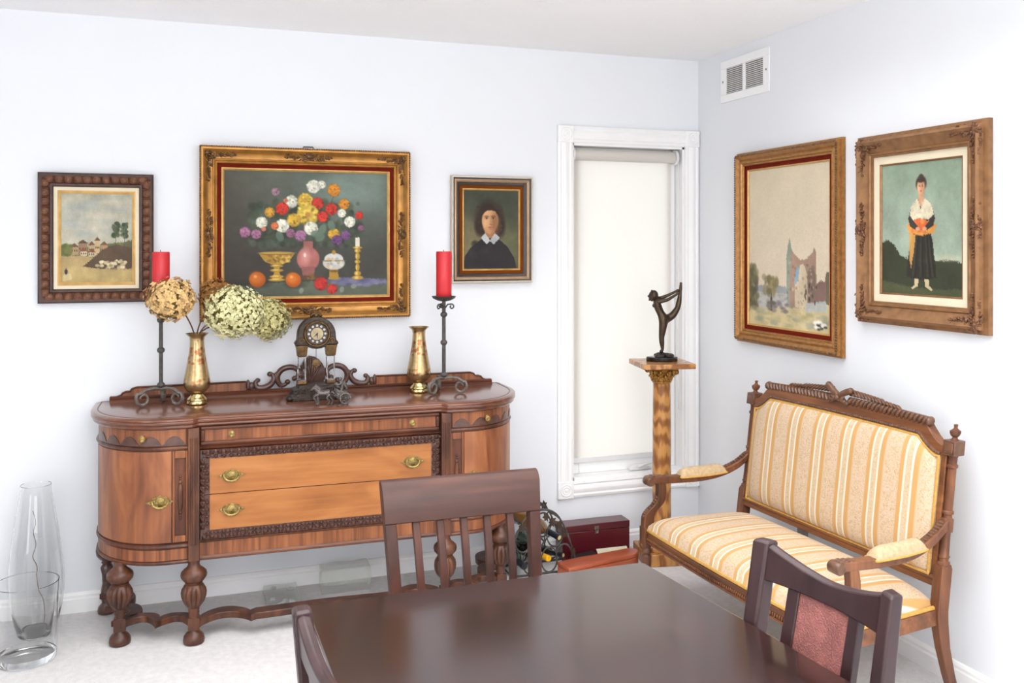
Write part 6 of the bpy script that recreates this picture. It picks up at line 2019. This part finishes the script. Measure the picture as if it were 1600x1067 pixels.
# arms reaching back to the foot
s1 = node(q(252, 290, -0.020), 0.0095, chest)
e1 = node(q(335, 272, -0.018), 0.0072, s1)
w1 = node(q(410, 228, -0.008), 0.0052, e1)
n1 = node(q(438, 205, -0.004), 0.0062, w1)
s2 = node(q(250, 276, 0.020), 0.0095, chest)
e2 = node(q(330, 245, 0.020), 0.0072, s2)
w2_ = node(q(405, 208, 0.014), 0.0052, e2)
n2 = node(q(440, 188, 0.012), 0.0062, w2_)
skinned('body', V, E_, [r * 1.28 for r in RR], 'bronze', da)
hd = M()
hc_ = Vector(q(214, 240))
hd.grid(lambda u, v: tuple(hc_ + Vector((0, 0, 0)) + Vector((-0.0205 * math.cos(PI * (v - 0.5)) * math.cos(2 * PI * u) * (1.0) , 0.0175 * math.cos(PI * (v - 0.5)) * math.sin(2 * PI * u), 0.0255 * math.sin(PI * (v - 0.5)) - (0.004 if math.cos(2 * PI * u) > 0 and v < 0.4 else 0)))), 24, 14)
fx, fz = hc_.x, hc_.z
hd.ball((fx - 0.0215, 0, fz - 0.002), (0.005, 0.0035, 0.006), 8, 6)
hd.ball((fx - 0.0185, 0, fz - 0.0125), (0.004, 0.006, 0.0022), 8, 5)
hd.ball((fx - 0.0165, 0, fz - 0.021), (0.005, 0.006, 0.005), 8, 5)
for e in (-1, 1):
    hd.ball((fx - 0.0175, e * 0.007, fz + 0.004), (0.003, 0.0035, 0.0022), 8, 5)
    hd.ball((fx + 0.001, e * 0.0175, fz - 0.001), (0.004, 0.0025, 0.006), 8, 5)
hd.build('head', 'bronze', da)
hr = M()
hr.ball((fx + 0.006, 0, fz + 0.005), (0.0225, 0.0205, 0.0245), 18, 11)
hr.ball((fx + 0.021, 0, fz - 0.006), (0.010, 0.0115, 0.015), 12, 8)
for i in range(16):
    a = PI * (i / 15 - 0.5)
    hr.tube([(fx - 0.008 + 0.002 * j, 0.021 * math.sin(a) * math.sin(PI * (0.2 + 0.16 * j)), fz + 0.006 + 0.025 * math.cos(a) * math.sin(PI * (0.25 + 0.14 * j))) for j in range(4)], 0.0016, 5)
hr.build('hair', 'bronze', da)
bu = M()
for e in (-1, 1):
    p_ = Vector(q(228, 322, e * 0.0095))
    bu.ball(p_, (0.0095, 0.009, 0.010), 12, 8)
# short draped wrap under the chest
bu.build('bust', 'bronze', da)

# ------------------------------------------------------------------ glass on the floor, left
gt = thing('glass_vase', 'tall tapering clear glass floor vase against the left of the wall', 'vase', (-3.240, -0.185, 0), 0, 'clear glass floor vases')
def hollow(prof, t, base):
    inner = [(max(r - t, 0.0), h) for r, h in prof if h > base]
    return prof + [(prof[-1][0] - t * 0.5, prof[-1][1] + 0.001)] + inner[::-1] + [(inner[0][0] * 0.6, base), (0, base)]
M().lathe([(0.0, 0.001)] + hollow([(0.068, 0.0), (0.074, 0.006), (0.086, 0.05), (0.099, 0.11), (0.106, 0.17), (0.107, 0.22), (0.103, 0.28), (0.095, 0.35), (0.084, 0.43), (0.072, 0.51), (0.062, 0.57), (0.0575, 0.60), (0.059, 0.612)], 0.0028, 0.006), 56).build('glass_body', 'glass', gt, fix=True)
tw = thing('twig', 'thin crooked twig standing inside the tall glass vase', 'twig', (-3.240, -0.185, 0.015), 0)
M().tube(smooth_pts([(0.035, 0.0, 0.001), (0.040, -0.012, 0.06), (0.034, -0.01, 0.12), (0.012, -0.008, 0.17), (0.004, 0.0, 0.22), (0.002, 0.004, 0.26), (-0.012, 0.0, 0.30), (0.0, -0.004, 0.35), (-0.010, 0.0, 0.40), (-0.002, 0.003, 0.44), (-0.012, 0.0, 0.49)], 5), [0.0028 - 0.00003 * i for i in range(51)], 6).build('branch', 'twig', tw)
gc = thing('glass_vase', 'wide clear glass cylinder vase on the carpet in front of the tall one', 'vase', (-3.235, -0.450, 0), 0, 'clear glass floor vases')
M().lathe([(0.0, 0.001)] + hollow([(0.098, 0.0), (0.104, 0.006), (0.107, 0.03), (0.1085, 0.12), (0.111, 0.22), (0.1135, 0.285), (0.1145, 0.300)], 0.0045, 0.020), 64).build('glass_body', 'glass', gc)

# pressed glass under the sideboard
gb = thing('glass_block', 'clear pressed glass block standing under the sideboard against the baseboard', 'glass block', (-1.955, -0.115, 0), 0, 'pressed glass pieces')
rd = random.Random(8)
def bumpy(m, f):
    return m.map(lambda x, y, z: (x + f * math.sin(61 * z + 37 * y), y + f * math.sin(53 * x + 71 * z), z + (f * math.sin(47 * x + 67 * y) if z > 0.01 else 0)))
def slab(hx, hy, z0, z1, nx=16, nz=8):
    m = M()
    L = []
    for j in range(nz + 1):
        z = z0 + (z1 - z0) * j / nz
        ring = [(-hx + 2 * hx * i / nx, -hy, z) for i in range(nx + 1)] + [(hx, -hy + 2 * hy * i / 4, z) for i in range(1, 4)] + [(hx - 2 * hx * i / nx, hy, z) for i in range(nx + 1)] + [(-hx, hy - 2 * hy * i / 4, z) for i in range(1, 4)]
        L.append(ring)
    return m.rings(L)
bumpy(slab(0.112, 0.055, 0.0, 0.110), 0.0022).build('glass_body', 'glass_block', gb, bevel=0.004)
gb2 = thing('glass_tray', 'long low pressed glass tray on the floor under the sideboard, left of the block', 'glass tray', (-2.245, -0.195, 0), 0, 'pressed glass pieces')
m = bumpy(slab(0.075, 0.155, 0.0, 0.030, 14, 3), 0.0018)
rd = random.Random(4)
for i in range(10):
    m.ball((rd.uniform(-0.055, 0.055), rd.uniform(-0.13, 0.13), 0.030), (0.014, 0.014, 0.008), 10, 6)
m.build('glass_body', 'glass_block', gb2, bevel=0.003)

# ------------------------------------------------------------------ wine rack and boxes
wrk = thing('wine_rack', 'wrought iron wine rack with leaves beside the sideboard', 'wine rack', (-1.008, -0.165, 0), 0)
wrk.scale = (0.80, 0.80, 1.16)
def ring3(c, r, plane='xz', n=32, tilt=0):
    out = []
    for i in range(n):
        a = 2 * PI * i / n
        if plane == 'xz':
            out.append((c[0] + r * math.cos(a), c[1] + tilt * math.sin(a), c[2] + r * math.sin(a)))
        else:
            out.append((c[0] + tilt * math.sin(a), c[1] + r * math.cos(a), c[2] + r * math.sin(a)))
    return out
holes = [(-0.090, 0.060), (0.030, 0.060), (0.128, 0.066), (-0.050, 0.165), (0.066, 0.165), (-0.14, 0.155)]
for y in (-0.115, 0.085):
    m = M()
    for (hx, hz) in holes:
        m.tube(ring3((hx, y, hz), 0.052), 0.0042, 7, closed=True)
    m.tube(smooth_pts([(-0.21, y, 0.004), (-0.20, y, 0.13), (-0.13, y, 0.24), (-0.02, y, 0.272), (0.08, y, 0.245), (0.15, y, 0.16), (0.20, y, 0.06), (0.235, y, 0.006)], 6), 0.005, 8)
    m.tube(smooth_pts([(0.02, y, 0.262), (0.10, y, 0.225), (0.165, y, 0.13), (0.21, y, 0.03)], 6), 0.004, 7)
    m.tube([(-0.21, y, 0.005), (0.235, y, 0.005)], 0.005, 7)
    m.build('side_hoops', 'iron', wrk)
m = M()
for x, z in [(-0.21, 0.006), (0.235, 0.006), (-0.02, 0.272), (0.15, 0.16), (-0.20, 0.13)]:
    m.tube([(x, -0.115, z), (x, 0.085, z)], 0.0042, 7)
m.build('cross_bars', 'iron', wrk)
def leaf_poly(s):
    return [(0, -1.0), (0.35, -0.55), (0.95, -0.7), (0.65, -0.15), (1.0, 0.25), (0.45, 0.35), (0.0, 1.0), (-0.45, 0.35), (-1.0, 0.25), (-0.65, -0.15), (-0.95, -0.7), (-0.35, -0.55)]
rd = random.Random(12)
for (x, y, z, s, a) in [(0.045, -0.128, 0.222, 0.026, 20), (0.005, -0.126, 0.245, 0.022, -30), (0.092, -0.124, 0.205, 0.022, 60), (0.125, -0.122, 0.165, 0.018, 100), (0.075, 0.09, 0.25, 0.022, 10), (0.185, -0.120, 0.085, 0.018, 130), (-0.06, -0.126, 0.26, 0.022, 45), (-0.15, -0.125, 0.21, 0.022, -50), (0.21, -0.118, 0.04, 0.016, 80)]:
    pl = [(p[0] * s * math.cos(R(a)) - p[1] * s * math.sin(R(a)), p[0] * s * math.sin(R(a)) + p[1] * s * math.cos(R(a))) for p in leaf_poly(1)]
    m = M().prism([(x + px_, z + pz) for px_, pz in pl], y - 0.0018, y + 0.0018, 'xz')
    m.map(lambda X, Y, Z: (X, Y - 6.0 * ((X - x) ** 2 + (Z - z) ** 2) * 1.2, Z))
    m.build('leaf', 'leaf_iron', wrk)

def bottle(label, tip, tail, glass_, foil, end, lab=None):
    """lying bottle; tip = mouth, tail = middle of the base"""
    tip, tail = Vector(tip), Vector(tail)
    d = tail - tip
    L = d.length
    o = thing('wine_bottle', label, 'bottle', tuple(tip), 0, 'wine bottles in the rack')
    o.rotation_euler = d.to_track_quat('Z', 'Y').to_euler()
    s = L / 0.30
    M().lathe([(0.014 * s, 0.03 * s), (0.0148 * s, 0.075 * s), (0.018 * s, 0.095 * s), (0.030 * s, 0.115 * s), (0.0365 * s, 0.135 * s), (0.0372 * s, 0.16 * s), (0.0372 * s, 0.29 * s), (0.033 * s, 0.30 * s), (0.0, 0.292 * s)], 28).build('bottle_body', glass_, o)
    M().lathe([(0.0138 * s, 0.0), (0.0155 * s, 0.002), (0.0158 * s, 0.022 * s), (0.0150 * s, 0.025 * s), (0.0155 * s, 0.078 * s)], 24).build('foil_capsule', foil, o)
    if end:
        M().lathe([(0.0, -0.0012), (0.0115 * s, -0.0008), (0.0115 * s, 0.001), (0.0, 0.001)], 20).build('foil_top', end, o)
    if lab:
        M().lathe([(0.0376 * s, 0.17 * s), (0.0378 * s, 0.172 * s), (0.0378 * s, 0.255 * s), (0.0376 * s, 0.257 * s)], 28).build('paper_label', lab, o)
    return o
bottle('amber wine bottle with a black capsule pointing out of the top of the rack', (-0.950, -0.305, 0.187), (-1.075, -0.045, 0.242), 'bottle_amber', 'foil_black', 'foil_cream')
bottle('wine bottle with a bright yellow capsule at the front of the rack', (-0.998, -0.290, 0.086), (-1.085, -0.010, 0.086), 'bottle_dark', 'foil_yellow', None)
bottle('dark wine bottle lying low behind the yellow-capped one', (-0.886, -0.200, 0.062), (-1.000, 0.0, 0.050), 'bottle_dark', 'foil_black', 'foil_cream')
bottle('green wine bottle with a grey foil seen between the chair slats', (-1.075, -0.330, 0.172), (-1.110, -0.040, 0.172), 'bottle_green', 'foil_grey', None, 'label_paper')
bottle('dark green wine bottle behind the chair at the left of the rack', (-1.140, -0.330, 0.075), (-1.148, -0.040, 0.075), 'bottle_green', 'foil_black', None, 'label_paper')

bx = thing('wine_box', 'burgundy lacquered wine box with a small metal clasp on the floor under the window', 'box', (-0.668, -0.072, 0), -1.5)
M().box(-0.186, 0.186, -0.050, 0.050, 0.0, 0.140).build('body', 'box_red', bx, bevel=0.002)
M().box(-0.187, 0.187, -0.051, 0.051, 0.1415, 0.176).build('lid', 'box_red', bx, bevel=0.003)
cl = M().box(-0.012, 0.012, -0.0535, -0.050, 0.147, 0.163).box(-0.009, 0.009, -0.0545, -0.050, 0.125, 0.141)
cl.tube([(-0.006, -0.055, 0.151), (-0.007, -0.056, 0.134), (0.0, -0.056, 0.129), (0.007, -0.056, 0.134), (0.006, -0.055, 0.151)], 0.0016, 6)
cl.build('clasp', 'steel', bx)

ob = thing('wooden_case', 'flat reddish wooden case with one rounded end on the floor behind the table', 'case', (-0.727, -0.305, 0), 11)
outl = [(-0.225, -0.055), (0.12, -0.055), (0.17, -0.050), (0.205, -0.030), (0.222, 0.0), (0.215, 0.025), (0.19, 0.04), (-0.10, 0.052), (-0.225, 0.052)]
M().prism(outl, 0.0, 0.050, 'xy').build('body', 'box_orange', ob, bevel=0.003)
M().prism([(x * 1.01, y * 1.03) for x, y in outl], 0.051, 0.070, 'xy').build('lid', 'box_orange', ob, bevel=0.005)
bk = thing('book', 'black book lying between the burgundy box and the wooden case', 'book', (-0.757, -0.188, 0), 10)
M().box(-0.065, 0.065, -0.040, 0.040, 0.0, 0.046).build('cover', 'booklet', bk, bevel=0.003)
cd = thing('card', 'cream card leaning against the front of the burgundy box', 'card', (-0.590, -0.165, 0), -1.5)
M().prism([(-0.030, 0.0), (-0.028, 0.0), (0.037, 0.046), (0.035, 0.047)], -0.085, 0.085, 'yz').build('sheet', 'card', cd)
